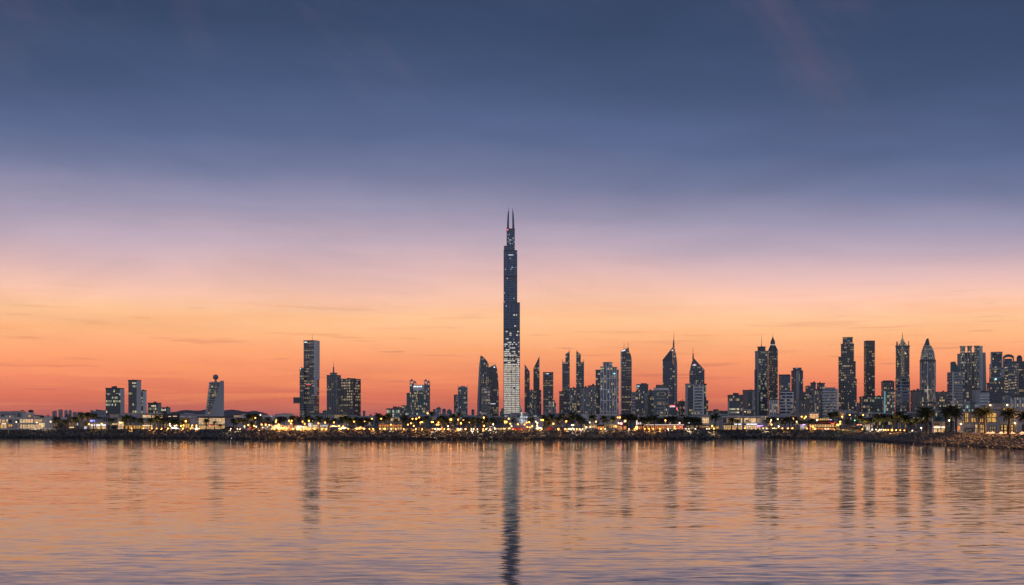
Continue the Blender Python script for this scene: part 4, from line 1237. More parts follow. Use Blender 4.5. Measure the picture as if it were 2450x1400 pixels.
for (ya, xa, xb), (yb_, xc, xd) in zip(tiers, tiers[1:]):
    b.vol('dome_tier', ov(xa, xb), yb_, F_BUL, ya, top=ov(xc, xd))
    for q_ in (0, .5):
        xq, xr, yq = xa + (xc - xa) * q_, xb + (xd - xb) * q_, ya + (yb_ - ya) * q_
        b.part('dome_band', Geo().prism(offset(ov(xq, xr), .45), b.Z(yq), b.Z(yq) + 1.1), W_GR)
b.vol('collar', offset(pl, .8), 860.5, W_DK, 865)
b.vol('cap', ov(2210.3, 2225), 809, W_DK, 826, top=ov(2217, 2221.8))
b.part('light_spine', Geo().box(b.X(2219.4), b.X(2220.2), -1.2, -.2, b.Z(955), b.Z(922)), L_WARM)
b.part('light_cross', Geo().box(b.X(2211), b.X(2228), -1.1, -.3, b.Z(932.6), b.Z(932.1)), L_WARM)
slab('apartment_block', 'brown slab of flats right of the bullet-shaped tower', 2238, 2267, 939.5, 1320, F_RESB, plant=2)
slab('office_block', 'brown stone podium block at the foot of the bullet-shaped tower', 2204, 2242, 966, 1200, F_RESB, plant=3)

b = B('sloped_cap_tower', 'grey tower with a teal cap sweeping down in a curve', 2284.5, 1450)
pl = b.corner(2266, 2280, 2303.5)
b.vol('body', pl, 890, F_STRIPEL); b.bands(pl, 890, None, 3.7, .8, .25, W_GR)
wedge(b, 'cap', [(2273.7, 890.5), (2300.5, 890.5), (2296, 885), (2292, 879), (2289, 872), (2285.5, 864.5), (2278, 864.8), (2273.7, 866.2)], W_TL, 12, 6)
b.vol('pale_edge', b.rect(2301.5, 2304, 8, 14), 889, W_LT); b.vol('centre_column', b.rect(2278.6, 2281.6, -.9, 3), 889.5, W_LT)

b = B('triple_ribbed_tower', 'broad grey tower with three projecting ribbed columns rising above the roof', 2324, 1500)
b.vol('core', b.rect(2290, 2345, 6, 24), 845, W_GR)
for x0, x1 in ((2297.2, 2309), (2314.5, 2325), (2331, 2343)):
    pl = b.rect(x0, x1, 0, 14)
    b.vol('column', pl, 829, facade('rib_windows', glass=(.02, .022, .03), frame=(.075, .072, .08), lit=.4, run=1, bw=2.6, span=.35, mull=.2, col=(1, .85, .5), es=.8))
    b.fins(pl, 829, None, 4.2, 1.0, .7, W_GR, (0,)); b.part('column_cap', Geo().prism(offset(pl, .5), b.Z(829), b.Z(827.4)), W_DK)
b.vol('infill', b.rect(2309, 2331, 3, 10), 843, F_DUSK)
wedge(b, 'side_wall', [(2343.2, 1012), (2359, 1012), (2358.6, 960), (2357.5, 844), (2351, 844), (2351, 828), (2343.2, 828)], W_LT, 18, 2)
wedge(b, 'outer_wall', [(2352, 1012), (2362, 1012), (2358, 844), (2351.6, 844)], W_GR, 16, 1.2)
slab('office_block', 'dark glass block with lit windows below the triple-ribbed tower', 2304, 2326, 925, 1250, F_NAVY, plant=1)
slab('office_block', 'grey stone block with a sloping side below the triple-ribbed tower', 2326, 2346, 932, 1280, W_GR, xm=2334, plant=1)
slab('apartment_block', 'white-balconied round-cornered block right of the triple-ribbed tower', 2346, 2366.5, 938, 1200, F_STRIPEL, plant=2, bands=(3.4, 1.2, .6, W_LT))
b = slab('office_block', 'small white block with teal lit windows in front of the triple-ribbed tower', 2304, 2336, 966, 1000, facade('teal_small', glass=(.02, .05, .05), frame=(.06, .08, .08), lit=.45, run=1, bw=2, col=(.75, 1, .85), es=1.0), plant=0, cat='building')
b.vol('roof_box', b.rect(2306, 2322, 2, 10), 961, W_LT, 966); b.vol('white_end', b.rect(2332, 2343, -.6, 10), 968, W_LT)

b = B('open_framed_tower', 'dark tower with open white concrete frames stepping down its left side', 2384, 1450)
for nm, x0, x1, yt, off, mt in (('upper_block', 2370.5, 2398, 843, 2, F_BLUE), ('middle_block', 2372, 2396, 882, -1, F_NAVY), ('lower_block', 2366.5, 2402, 906, -2, F_NAVY)):
    b.vol(nm, b.rect(x0, x1, off, 18), yt, mt)
for x0, x1, ya, yb_ in ((2367.2, 2370, 870.5, 906), (2370, 2374, 843, 882), (2394, 2403, 880, 906), (2395.6, 2398.5, 843, 882), (2366.5, 2403, 880, 883.4), (2366.5, 2403, 903, 906), (2370.5, 2398.4, 842, 845)):
    b.vol('frame_beam', b.rect(x0, x1, -2.6 if yb_ < 883 or ya > 879 else -2.4, 4), ya, W_GR, yb_)
b.part('cyan_light', Geo().ball((b.X(2382.5), -3, b.Z(907.5)), 1.2, 8, 6), L_CYAN)
b.bands(b.rect(2366.5, 2402, -2, 18), 908, None, 3.7, .5, .2, W_DK)
b = B('arch_crowned_tower', 'blue tower topped by an open flat arch', 2413, 1500)
pl = b.rect(2399.5, 2428, 0, 18)
b.vol('body', pl, 864, F_BLUE); b.bands(pl, 864, None, 3.8, 1.0, .3, W_GR); b.vol('roof_box', b.rect(2403, 2421.5, 3, 10), 858, W_BL, 864)
arc = [(2399.5 + 26.5 * i / 14, 853.5 - 6.2 * math.sin(math.pi * (i / 14)) ** .6) for i in range(15)]
inn = [(2402.5 + 20.5 * i / 14, 857 - 3.6 * math.sin(math.pi * (i / 14)) ** .6) for i in range(15)]
wedge(b, 'arch', [(2399.5, 864)] + [(2402.5, 864)] + inn + [(2423, 864), (2426, 864)] + arc[::-1], W_BL, 8, 4)
b.vol('lit_column', b.rect(2404, 2412, -.7, 4), 872, facade('lit_slots', glass=(.05, .04, .03), frame=(.1, .09, .09), lit=.7, span=.55, mull=.02, bw=3, run=6, col=(1, .7, .4), es=.7))
b = B('domed_tower', 'blue domed tower cut by the edge of the picture', 2446, 1550)
pl = b.rect(2427.5, 2466, 0, 22)
b.vol('body', pl, 864, F_NAVY); b.bands(pl, 866, None, 3.8, .8, .3, W_BL)
b.vol('drum', b.oval(2432, 2446, 20, 4), 857, W_BL, 864); b.part('dome', Geo().ball((b.X(2439), 4 + 7 * b.s, b.Z(857)), 6.4 * b.s, 18, 10, 1.25), W_BL, smooth=True)
b.vol('pale_strip', b.rect(2434, 2437.5, -.8, 4), 868, W_GR); b.vol('lit_strip', b.rect(2427.6, 2433, -.6, 4), 870, MATS['lit_slots'])
slab('apartment_block', 'grey-white low flats in front of the arch-crowned tower', 2418, 2452, 951, 1150, F_VERT, plant=2, fins=(5, 1.2, .7, W_LT, (0,)))
slab('apartment_block', 'low dark block with white lit windows below the arch-crowned tower', 2398, 2419, 946, 1180, F_RES, plant=2)
slab('office_block', 'narrow pale slab between the triple-ribbed and open-framed towers', 2361, 2367, 918, 1650, F_FAR, plant=1)
# ================================================================ waterfront buildings
C_WHITE = plain('white_render', (.62, .58, .55), .75, .1, .25, streak=True)
C_CREAM = plain('cream_render', (.55, .46, .37), .75, .12, .25, streak=True)
C_MAUVE = plain('grey_render', (.40, .38, .40), .75, .1, .25, streak=True)
C_BROWN = plain('brown_render', (.22, .16, .13), .8, .15, .25, streak=True)
C_BLACK = plain('black_panels', (.025, .026, .032), .35, .2, .3)
C_TERRA = plain('terracotta_roof', (.2, .07, .05), .8, .2, .5)
C_WOOD = plain('dark_timber', (.08, .05, .035), .7, .25, .8)
C_FRAME = plain('dark_window_frame', (.03, .028, .028), .45, .1)
C_WFRAME = plain('white_window_frame', (.6, .56, .5), .6, .1)
C_FABRIC = plain('white_canvas', (.68, .68, .72), .85, .08, .6)
P_WARM = room_mat('warm_room', (1.0, .66, .26), 0.85)
P_GOLD = room_mat('gold_room', (1.0, .62, .16), 0.85, .25, .8)
P_SHOP = room_mat('bright_shop', (1.0, .74, .40), 1.05, .15, 1.0)
P_WHITE = room_mat('white_shop', (.95, .95, 1.0), 0.9, .2, 1.0, (.7, .85, 1.0))
P_ORANGE = room_mat('orange_room', (1.0, .38, .1), 0.9, .15, 1.0)
P_DIM = room_mat('dim_room', (1.0, .7, .35), 0.35, .05, .9)
P_DARK = plain('dark_pane', (.02, .022, .03), .1, .3)
P_BLUE = glow_mat('blue_sign', (.25, .3, 1.0), 3.0)
P_VIOLET = glow_mat('violet_light', (.45, .25, 1.0), 3.0)
P_STRIP = glow_mat('strip_light', (1.0, .68, .36), 2.0)
P_WSTRIP = glow_mat('white_strip', (.9, .92, 1.0), 1.6)
P_RED = glow_mat('red_light', (1.0, .06, .04), 2.0)
PB = 'waterfront building'


def low(name, label, x0, x1, ytop, back, mat, depth=12.0, roof=None, xm=None):
    """a low building standing `back` metres behind the waterline"""
    xc = (x0 + x1) / 2
    b = B(name, label, xc, behind(xc, back), 'building')
    b.poly = None
    pl = b.rect(x0, x1, 0, depth)
    b.vol('wall', pl, ytop, mat)
    b.part('roof', Geo().prism(offset(pl, .25), b.Z(ytop), b.Z(ytop) + .35), roof or mat)
    return b


def arcade(b, x0, x1, y0, y1, n, pane, frame, ny=1, nm='window', off=0.0, gap=.14):
    for i in range(n):
        a = x0 + (x1 - x0) * (i + gap / 2) / n; c = x0 + (x1 - x0) * (i + 1 - gap / 2) / n
        b.window(a, c, y0, y1, pane, frame, 2 if (c - a) * b.s > 1.6 else 1, ny, off, nm=nm)


def slabpx(b, nm, x0, x1, y0, y1, mat, off=-1.0, depth=1.0):
    return b.part(nm, Geo().box(b.X(x0), b.X(x1), off, off + depth, b.Z(y1), b.Z(y0)), mat)


# ---- terraced villas, far left
b = low('terraced_villa', 'white two-storey villa with lit colonnades, at the left edge', -40, 46, 1000, 24, C_WHITE, 14)
slabpx(b, 'upper_storey', 12, 35, 992.5, 1000, C_WHITE, 1, 8); slabpx(b, 'upper_roof', 11, 36, 991.6, 992.6, C_TERRA, .6, 9)
slabpx(b, 'chimney_block', 12, 19, 996, 1001, C_WHITE, -.4, 3)
b.window(21, 28, 1004, 1012, P_DARK, C_FRAME, 2, 1); b.window(5, 12, 1004, 1013, P_WARM, C_WFRAME, 2, 1); b.window(15, 19, 1003, 1010, P_SHOP, C_WFRAME, 1, 1)
b.window(-12, 2, 1003, 1012, P_WARM, C_WFRAME, 3, 1); arcade(b, 20, 30, 1015, 1021, 2, P_GOLD, C_FRAME); arcade(b, -30, 16, 1016, 1025, 6, P_WARM, C_WFRAME)
slabpx(b, 'awning', 4, 14, 1013.6, 1014.8, P_STRIP, -1.2, .8); slabpx(b, 'balcony', -36, 2, 1013, 1014.2, C_WHITE, -2.0, 2.0)  # awning itself glows, its lit look put into the material
b.window(22, 26, 995, 998.5, P_WARM, C_WFRAME, 1, 1, .95)
b = low('terraced_villa', 'white villa with two tiers of brightly lit arches', 41, 108, 1001, 23, C_WHITE, 14)
arcade(b, 47, 80, 1003, 1012, 5, P_SHOP, C_WFRAME, 2); arcade(b, 82, 101, 1003.5, 1012, 4, P_WARM, C_WFRAME, 2)
arcade(b, 47, 104, 1015.5, 1025, 9, P_SHOP, C_WFRAME, 2, 'arch_bay'); b.window(42, 46, 1004, 1012, P_DARK, C_FRAME, 1, 2)
slabpx(b, 'balcony', 46, 104, 1013, 1014.4, C_WHITE, -1.6, 1.8); slabpx(b, 'awning', 93, 107, 1014, 1015, P_STRIP, -2.2, 1.2)  # glowing awning, lamplight put into its material
slabpx(b, 'awning', 98, 107, 1019, 1020, P_STRIP, -2.6, 1.2)  # this awning glows too, to look lit
for x_ in range(48, 106, 6):
    slabpx(b, 'column', x_, x_ + 1.1, 1014.4, 1026.8, C_WHITE, -1.5, .35)
b = low('flat_roofed_house', 'mauve flat-roofed house with a roof pergola behind the villas', 0, 62, 985.5, 60, C_MAUVE, 14)
slabpx(b, 'roof_box', 31, 45, 983.5, 986, C_MAUVE, 2, 6); slabpx(b, 'pergola', 50, 57, 981, 983, C_WOOD, 3, 4)
for x_ in (51, 56):
    slabpx(b, 'pergola_post', x_, x_ + .6, 983, 986, C_WOOD, 4, .3)
b.window(4, 9, 992, 996, P_DARK, C_FRAME, 1, 1); b.window(43, 48, 989, 992, P_DARK, C_FRAME, 2, 1); b.window(43, 48, 994, 997, P_DARK, C_FRAME, 2, 1)
b = low('flat_roofed_house', 'white penthouse with a parasol on its roof and an amber-lit room', 54, 82, 989, 45, C_WHITE, 10)
b.window(67, 74, 993, 998, P_GOLD, C_FRAME, 2, 1); slabpx(b, 'roof_box', 70, 79, 986, 989, C_MAUVE, 2, 4)
b.part('parasol', Geo().ball((b.X(74), 3, b.Z(984)), 1.6, 10, 6, .55), C_WOOD); b.mast(74, 988, 984, .1, C_WOOD, 3, nm='parasol_pole')
b = low('flat_roofed_house', 'white house with a terracotta lean-to roof right of the penthouse', 78, 102, 994, 46, C_WHITE, 9)
slabpx(b, 'lean_to_roof', 82, 92, 993, 994.2, C_TERRA, -1, 6); b.window(80, 84, 996, 1000, P_DIM, C_FRAME, 1, 1)
low('blank_wall_house', 'tall blank white wall block beside the palms', 107.5, 126, 998, 22, C_WHITE, 10)
b = low('flat_roofed_house', 'brown house with a tree on its roof behind the uplit palms', 126, 192, 1003, 34, C_BROWN, 12)
slabpx(b, 'white_box', 146, 160, 998, 1004, C_WHITE, -.5, 6); slabpx(b, 'upper_box', 161, 187, 998, 1003.2, C_BROWN, .5, 6)
for x_ in (128, 134, 165, 172, 178):
    b.window(x_, x_ + 4, 1012, 1020, P_DIM, C_FRAME, 1, 2)
b.window(184, 187, 1012, 1018, P_WHITE, C_FRAME, 1, 1); slabpx(b, 'awning', 166, 178, 1022, 1023, P_STRIP, -2, 1.2)  # the awning is given a glow for its lit look
b = low('corner_house', 'cream tower-like house with uplit corner palms', 189.5, 201, 998, 28, C_CREAM, 8)
for y_ in (1001, 1009, 1016):
    b.window(193.5, 196, y_, y_ + 3.5, P_DARK, C_FRAME, 1, 1)
b = low('shop_terrace', 'long cream shop with white-lit fronts and a blue sign', 201, 266, 1009.5, 24, C_CREAM, 12, C_MAUVE)
for x0, x1 in ((217, 227), (230, 240), (243, 253)):
    b.window(x0, x1, 1017, 1026, P_SHOP, C_WFRAME, 3, 2, nm='shopfront'); slabpx(b, 'fascia_light', x0, x1, 1016, 1018, P_WSTRIP, -.5, .3)
sign(b, 215.5, 226, 1004.5, 1008.5, P_BLUE, -.3, 6); b.window(257, 262, 1017, 1027, P_DARK, C_FRAME, 1, 1); b.window(203, 208, 1011, 1018, P_DARK, C_FRAME, 2, 1); b.window(201.5, 210, 1020, 1027, P_WHITE, C_WFRAME, 2, 1, nm='shopfront')
slabpx(b, 'sign_board', 215, 246, 1003.6, 1009.6, C_MAUVE, .2, 1)
b = low('flat_roofed_shop', 'grey shop building with tall dark slots behind the blue sign', 228, 268, 996, 42, C_MAUVE, 14)
for x_ in (248, 253, 258):
    b.window(x_, x_ + 2.4, 998.5, 1008, P_DARK, C_FRAME, 1, 1)
slabpx(b, 'dark_eave', 230, 245, 998, 1001, C_BLACK, -.8, 1)
b = low('cream_shop', 'square cream building with two slit windows left of the brightest shopfront', 263, 283.5, 992.5, 34, C_CREAM, 12)
b.window(272, 274, 999, 1005, P_DARK, C_FRAME, 1, 1); b.window(276.5, 278.5, 999, 1005, P_DARK, C_FRAME, 1, 1); arcade(b, 268, 282, 1012, 1017, 3, P_SHOP, C_WFRAME)
slabpx(b, 'awning', 268, 278, 1021, 1023, C_BLACK, -2.5, 2)
b = low('cream_shop', 'cream corner shop with the brightest yellow front on the left shore', 281, 300, 1000, 26, C_CREAM, 10)
b.window(283, 296, 1013, 1021, P_SHOP, C_WFRAME, 3, 1, nm='shopfront'); b.window(282, 296, 1022.5, 1027, P_SHOP, C_WFRAME, 4, 1, nm='shopfront')
slabpx(b, 'sign_light', 285, 294, 1010, 1012.5, glow_mat('yellow_floodlight', (1, .7, .25), 4.0), -.6, .4)
b = low('mall', 'long grey-cream mall with a lit glass strip under its roof', 296, 391, 989.5, 44, C_CREAM, 24)
slabpx(b, 'grey_wing', 284, 338, 990.5, 1026, C_MAUVE, -.8, 4); b.window(341, 361, 993, 999.5, P_SHOP, C_WFRAME, 2, 1); b.window(364, 389, 994, 1000.5, P_WARM, C_WFRAME, 3, 1)
arcade(b, 300, 340, 1018, 1026, 5, P_GOLD, C_FRAME, 1, 'shopfront', -.8); slabpx(b, 'fascia_light', 341, 364, 1018, 1019, P_STRIP, -1, .4); arcade(b, 341, 366, 1020, 1026.5, 4, P_WARM, C_WFRAME, 1, 'shopfront')
slabpx(b, 'roof_edge', 338, 391, 988.8, 990.6, C_CREAM, -.6, 1)
b = low('black_block', 'black flat-roofed block with thin light slots beside the mall', 389.5, 430, 991, 36, C_BLACK, 18)
slabpx(b, 'light_slot', 403, 409, 996, 996.7, P_STRIP, -.2, .2); slabpx(b, 'light_slot', 414, 423, 995.6, 996.3, P_STRIP, -.2, .2); arcade(b, 392, 428, 1014, 1025, 6, P_DIM, C_FRAME, 2)
for x_ in range(396, 430, 6):
    slabpx(b, 'panel_joint', x_, x_ + .25, 991.5, 1013, C_FRAME, -.08, .1)
b = low('amber_pavilion', 'low pavilion glowing amber under a bright street lamp', 430, 456, 1001, 34, plain('ochre_render', (.5, .3, .12), .75, .15), 10)
arcade(b, 432, 454, 1014, 1024, 4, P_GOLD, C_FRAME); slabpx(b, 'roof_edge', 430, 456, 1000, 1001.2, C_CREAM, -.6, 2)
b = low('flat_roofed_house', 'long low grey houses roofline left of the ball-topped tower', 425, 492, 992.5, 120, C_MAUVE, 20)
for x_ in (432, 437, 441, 452, 455, 464):
    b.window(x_, x_ + 2, 996.4, 998.2, P_WHITE, C_FRAME, 1, 1)
slabpx(b, 'roof_box', 449, 455, 990, 992.6, C_BLACK, 2, 4); slabpx(b, 'roof_box', 460, 472, 990.6, 992.6, C_BLACK, 2, 4)
b = low('glass_showroom', 'brightly lit two-storey glass showroom under a thin dark roof', 475, 539, 999.4, 26, C_MAUVE, 16)
for i in range(8):
    a = 475.5 + 63 * i / 8; c = a + 63 / 8 - .5
    b.window(a, c, 1000.5, 1015.6, P_SHOP, C_WFRAME, 2, 4, -.15, nm='glass_bay'); b.window(a, c, 1018, 1026.8, P_WARM, C_WFRAME, 2, 2, -.15, nm='shopfront')
slabpx(b, 'canopy', 486, 539, 1016, 1017, C_BLACK, -1.8, 1.8); slabpx(b, 'roof_plane', 472, 557, 996.4, 998.6, C_BLACK, -2.6, 18)
slabpx(b, 'grey_wing', 455.5, 475.2, 999.8, 1018, C_MAUVE, .6, 10); slabpx(b, 'grey_wing', 538.8, 563, 999.8, 1027, C_MAUVE, .6, 10)
for x0, x1, yt in ((499, 503, 1017), (512, 516, 1017.2)):
    slabpx(b, 'red_sign', x0, x1, yt, yt + 2, P_RED, -2, .15)
b = B('arched_kiosk', 'low dark red arched kiosk on the promenade right of the showroom', 550, behind(550, 12), 'kiosk')
pts = [(537, 1028)] + [(563, 1028)] + [(563 - 26 * i / 10, 1024 - 3.6 * math.sin(math.pi * i / 10)) for i in range(11)]
wedge(b, 'vault', pts, plain('dark_red_canvas', (.09, .02, .018), .8, .2), 6)
slabpx(b, 'opening', 540, 560, 1024.4, 1027.6, C_BLACK, -.12, .1)  # black plate painted in for the shaded inside of the kiosk
# ---- low white houses 560-700
b = low('flat_roofed_house', 'white house with a flat dark roof among palms right of the showroom', 559, 588, 992.6, 70, C_WHITE, 12)
slabpx(b, 'roof_plane', 559, 577, 990.4, 992, C_BLACK, -1, 12); b.window(560, 576, 994.6, 997, P_WARM, C_WFRAME, 4, 1)
b = low('flat_roofed_house', 'pale stepped house with green roof lights behind the palms', 627, 660, 995.5, 64, C_WHITE, 12)
slabpx(b, 'roof_box', 628, 640, 992.5, 995.6, C_MAUVE, 1, 6); b.window(654, 657, 1001, 1004, P_DARK, C_FRAME, 1, 1); slabpx(b, 'roof_light', 647.5, 650.5, 995, 996.6, P_WHITE, -.3, .2)
b = low('flat_roofed_house', 'big pale pink-grey house with roof plant left of the slab tower', 660, 702, 991.6, 66, C_WHITE, 16)
slabpx(b, 'roof_box', 672, 690, 988.8, 991.8, C_MAUVE, 3, 6); slabpx(b, 'roof_box', 690, 695, 989.4, 991.8, C_BLACK, 3, 4); slabpx(b, 'recess_shade_box', 658.5, 661, 992, 1000, C_BLACK, .4, 6)  # solid black box stands in for the shade of a side recess
b.window(691, 692.5, 998, 1000, P_DARK, C_FRAME, 1, 1); b.window(693.5, 695, 998, 1000, P_DARK, C_FRAME, 1, 1)
b = low('beach_pavilion', 'long pale pavilion with two round portholes and glowing amber arches under it', 649, 722, 1019, 13, C_WHITE, 7)
slabpx(b, 'roof_terrace', 660, 724, 1017, 1019.1, C_MAUVE, .6, 6); arcade(b, 650, 720, 1026, 1031, 12, P_GOLD, C_WOOD, 1, 'arch_bay', -.05)
for x_ in (676.5, 687.5):
    b.part('porthole', Geo().bar((b.X(x_), -.12, b.Z(1021)), (b.X(x_), .05, b.Z(1021)), .3, 10), C_BLACK)
b = low('lit_pavilion', 'white-blue lit modern pavilion with a raised screen, below the slab tower', 712, 786, 1021.5, 14, C_WHITE, 8)
slabpx(b, 'screen', 737, 746, 1012, 1021, P_WHITE, -.3, .4); b.window(713, 721, 1017.6, 1021, P_WHITE, C_FRAME, 2, 1, .2); b.window(747, 759, 1017, 1021, P_WHITE, C_FRAME, 3, 1, -.1); b.window(764, 786, 1017, 1022, P_WHITE, C_FRAME, 5, 1, -.1)
arcade(b, 714, 785, 1024.5, 1030, 11, P_WARM, C_WFRAME, 1, 'shopfront'); slabpx(b, 'fascia_light', 712, 728, 1021, 1021.8, P_WSTRIP, -.5, .3)
b = low('glass_roofed_hall', 'low teal-roofed hall with a white tilted picture window behind the palms', 742, 832, 989.5, 200, C_MAUVE, 24, W_TL)
b.window(777, 790, 991.5, 999, P_DARK, C_WFRAME, 3, 1, -.2, .5); b.window(793, 798, 992.5, 995.5, P_DARK, C_WFRAME, 1, 1, -.2, .4); slabpx(b, 'roof_band', 742, 832, 989, 991, W_TL, -1, 3); slabpx(b, 'glazing', 800, 830, 993, 1000, P_DIM, -.1, .1)
# ---- restaurant 905-962
b = low('palm_restaurant', 'pale terraced restaurant with lit upper floor behind the brightest orange lamp', 905, 963, 1014, 22, C_MAUVE, 10)
slabpx(b, 'upper_terrace', 926, 962, 1007.5, 1014.1, C_WHITE, 1, 8); b.window(934, 956, 1000, 1007, P_SHOP, C_WFRAME, 5, 1, 2); slabpx(b, 'upper_roof', 932, 958, 999, 1000.2, C_WHITE, .8, 7)
arcade(b, 907, 962, 1015.5, 1021, 9, P_ORANGE, C_WOOD, 1, 'window'); arcade(b, 907, 962, 1022.5, 1028, 9, P_WARM, C_WOOD, 1, 'shopfront')
# ---- central waterfront
b = low('white_office', 'white-lit low office with a tall window column right of the tallest tower foot', 1222, 1264, 990, 160, C_MAUVE, 16)
for i in range(5):
    b.window(1237 + i * 5.2, 1241.2 + i * 5.2, 996, 1001, P_WHITE, C_WFRAME, 2, 1); b.window(1237 + i * 5.2, 1241.2 + i * 5.2, 1004, 1012, P_WHITE, C_WFRAME, 2, 2)
slabpx(b, 'white_column', 1247, 1249.4, 986, 1016, P_WHITE, -.8, .8); b.window(1237, 1244, 990.5, 1000, P_DARK, C_WFRAME, 2, 1, -.2)
b = low('curved_roof_hall', 'pale hall with a swept roof and wide eave behind the central palms', 1262, 1300, 994, 190, C_WHITE, 18)
slabpx(b, 'eave', 1260, 1303, 992.4, 994.2, W_BL, -2, 20); b.window(1277, 1284, 994.6, 996.4, P_WHITE, C_FRAME, 2, 1)
low('flat_roofed_hall', 'long bluish flat-roofed hall behind palms below the pinnacled towers', 1300, 1392, 990, 230, plain('blue_grey_render', (.22, .24, .29), .7, .1), 24)
b = low('white_wall_hall', 'broad pale windowless hall behind three palms below the finned tower', 1393, 1481, 992.5, 90, C_WHITE, 20)
slabpx(b, 'pink_wall', 1431, 1446, 992, 1008, plain('pink_render', (.55, .42, .40), .75, .1), -.6, 3); slabpx(b, 'roof_box', 1455, 1462, 994, 999, W_GR, -.8, 2)
arcade(b, 1396, 1478, 1016, 1024, 14, P_WARM, C_FRAME, 1, 'shopfront')
b = low('orange_cafe', 'small café glowing orange behind the rocks below the curved-top tower', 1429, 1446, 1018, 15, C_WOOD, 6)
arcade(b, 1430, 1445, 1020, 1028, 4, P_ORANGE, C_WOOD, 1, 'shopfront')
b = low('red_neon_cafe', 'café with pink and orange neon left of the pylon sign', 1477, 1500, 1014, 16, C_WOOD, 7)
arcade(b, 1478, 1499, 1019.5, 1028, 6, P_ORANGE, C_WOOD, 2, 'shopfront'); slabpx(b, 'pink_sign', 1483, 1489, 1011, 1016, glow_mat('pink_neon', (1, .3, .35), 3), -.4, .2); slabpx(b, 'orange_sign', 1493, 1498, 1005, 1010, glow_mat('orange_neon', (1, .5, .2), 3), -.4, .2)
b = low('pergola_restaurant', 'long low pergola restaurant with a glowing roof line right of the pylon sign', 1526, 1636, 1017, 16, C_WOOD, 8)
slabpx(b, 'roof_light_line', 1542, 1636, 1016, 1017.2, glow_mat('pink_white_line', (1, .7, .6), 1.1), -1.2, .4); arcade(b, 1528, 1634, 1019, 1027.6, 22, P_ORANGE, C_WOOD, 1, 'shopfront', -.05, .3)
for y_ in (1010.4, 1013.2):
    sign(b, 1525, 1540, y_, y_ + 1.8, glow_mat('pink_white_sign', (1, .8, .75), 1.3), -1.5, 3, 'sign_line')
slabpx(b, 'gabled_porch', 1547, 1554, 1011, 1016.5, C_FABRIC, -2, 3); slabpx(b, 'red_light', 1626, 1633, 1020.5, 1022.5, P_RED, -1.4, .2); slabpx(b, 'red_light', 1622, 1626, 1024, 1025, P_RED, -1.4, .2)
b = B('pylon_sign', 'tall glowing white pylon sign with a fiery light at its foot', 1523.3, behind(1523, 13), 'sign')
b.vol('pylon', b.rect(1522, 1525, 0, .6), 1006, glow_mat('pylon_white', (1, .8, .65), 1.0), 1017); b.vol('plinth', b.rect(1521.2, 1525.8, -.2, 1.0), 1017, C_BLACK)
b.part('fire_bowl', Geo().ball((b.X(1523.3), -1.2, b.Z(1023.5)), .75, 12, 8, 1.3), glow_mat('fire_glow', (1, .5, .12), 3.0))
b = low('street_kiosk_row', 'row of dark kiosks with a white lit sign below the shorter spire tower', 1640, 1680, 1013, 30, C_BLACK, 6)
sign(b, 1645, 1655, 1011, 1012.6, P_WSTRIP, -.3, 4); sign(b, 1658, 1664, 1011, 1012.6, P_WSTRIP, -.3, 3); arcade(b, 1641, 1679, 1018, 1027, 8, P_DIM, C_FRAME, 1, 'shopfront')
b = low('cream_lantern_house', 'cream house with a tall gold-lit window beside the glass-fronted restaurant', 1678, 1697.5, 996, 26, C_CREAM, 9)
b.window(1680, 1696, 999, 1013, P_SHOP, C_CREAM, 4, 1); slabpx(b, 'awning', 1681, 1700, 1014.5, 1017, C_WHITE, -2.6, 2.6); arcade(b, 1680, 1696, 1019, 1027, 4, P_WARM, C_WOOD, 1, 'shopfront')
b = low('cream_side_house', 'warm-lit cream wall with palms between the lantern house and the grey pier', 1697.5, 1721, 1001, 30, C_CREAM, 9)
arcade(b, 1700, 1720, 1020, 1027, 4, P_GOLD, C_WOOD, 1, 'shopfront')
b = low('glass_restaurant', 'white two-storey glass-fronted restaurant framed in pale concrete', 1728, 1823, 999, 14, plain('inner_wall', (.3, .24, .2), .8, .1), 14)
for nm, x0, x1, y0, y1, dp in (('roof_frame', 1722, 1824, 995.6, 999, 3.0), ('side_frame', 1728, 1730, 999, 1031, 1.6), ('side_frame', 1820.5, 1823.4, 999, 1016, 1.6), ('floor_frame', 1728, 1823, 1012.4, 1014.6, 1.6)):
    slabpx(b, nm, x0, x1, y0, y1, C_WHITE, -1.6, dp)
for i, (x0, x1, pn) in enumerate(((1731, 1737, P_DARK), (1738, 1752, P_DIM), (1753, 1770, P_WARM), (1772, 1776, P_SHOP), (1780.5, 1795, P_SHOP), (1796, 1808.5, P_SHOP), (1810, 1820, P_DIM))):
    b.window(x0, x1, 1000, 1012, pn, C_FRAME if i < 2 else C_WFRAME, 3 if x1 - x0 > 8 else 1, 1)
arcade(b, 1731, 1776, 1017.5, 1030, 9, P_WARM, C_WFRAME, 2, 'shopfront'); arcade(b, 1781, 1820, 1017.5, 1030, 8, P_SHOP, C_WFRAME, 2, 'shopfront')
for x0, x1 in ((1757, 1765), (1766, 1774), (1786, 1794), (1795, 1811)):
    slabpx(b, 'sign_light', x0, x1, 1014.2, 1016, P_WSTRIP, -1.9, .3)
slabpx(b, 'violet_light', 1811, 1825, 1018, 1019.4, P_VIOLET, -2.2, .5); slabpx(b, 'grey_pier', 1721, 1727.8, 998.6, 1031, C_MAUVE, -1.0, 6)
b = low('blank_hall', 'blank mauve-white hall right of the glass-fronted restaurant', 1824, 1838, 997, 16, C_WHITE, 14)
low('long_hall', 'long pale hall roofline behind palms right of the glass-fronted restaurant', 1836, 1906, 995.5, 70, C_MAUVE, 14)
b = B('grey_pylon', 'tall slim grey pylon with a small lamp arm in front of the restaurant', 1778, behind(1778, 12), 'pylon')
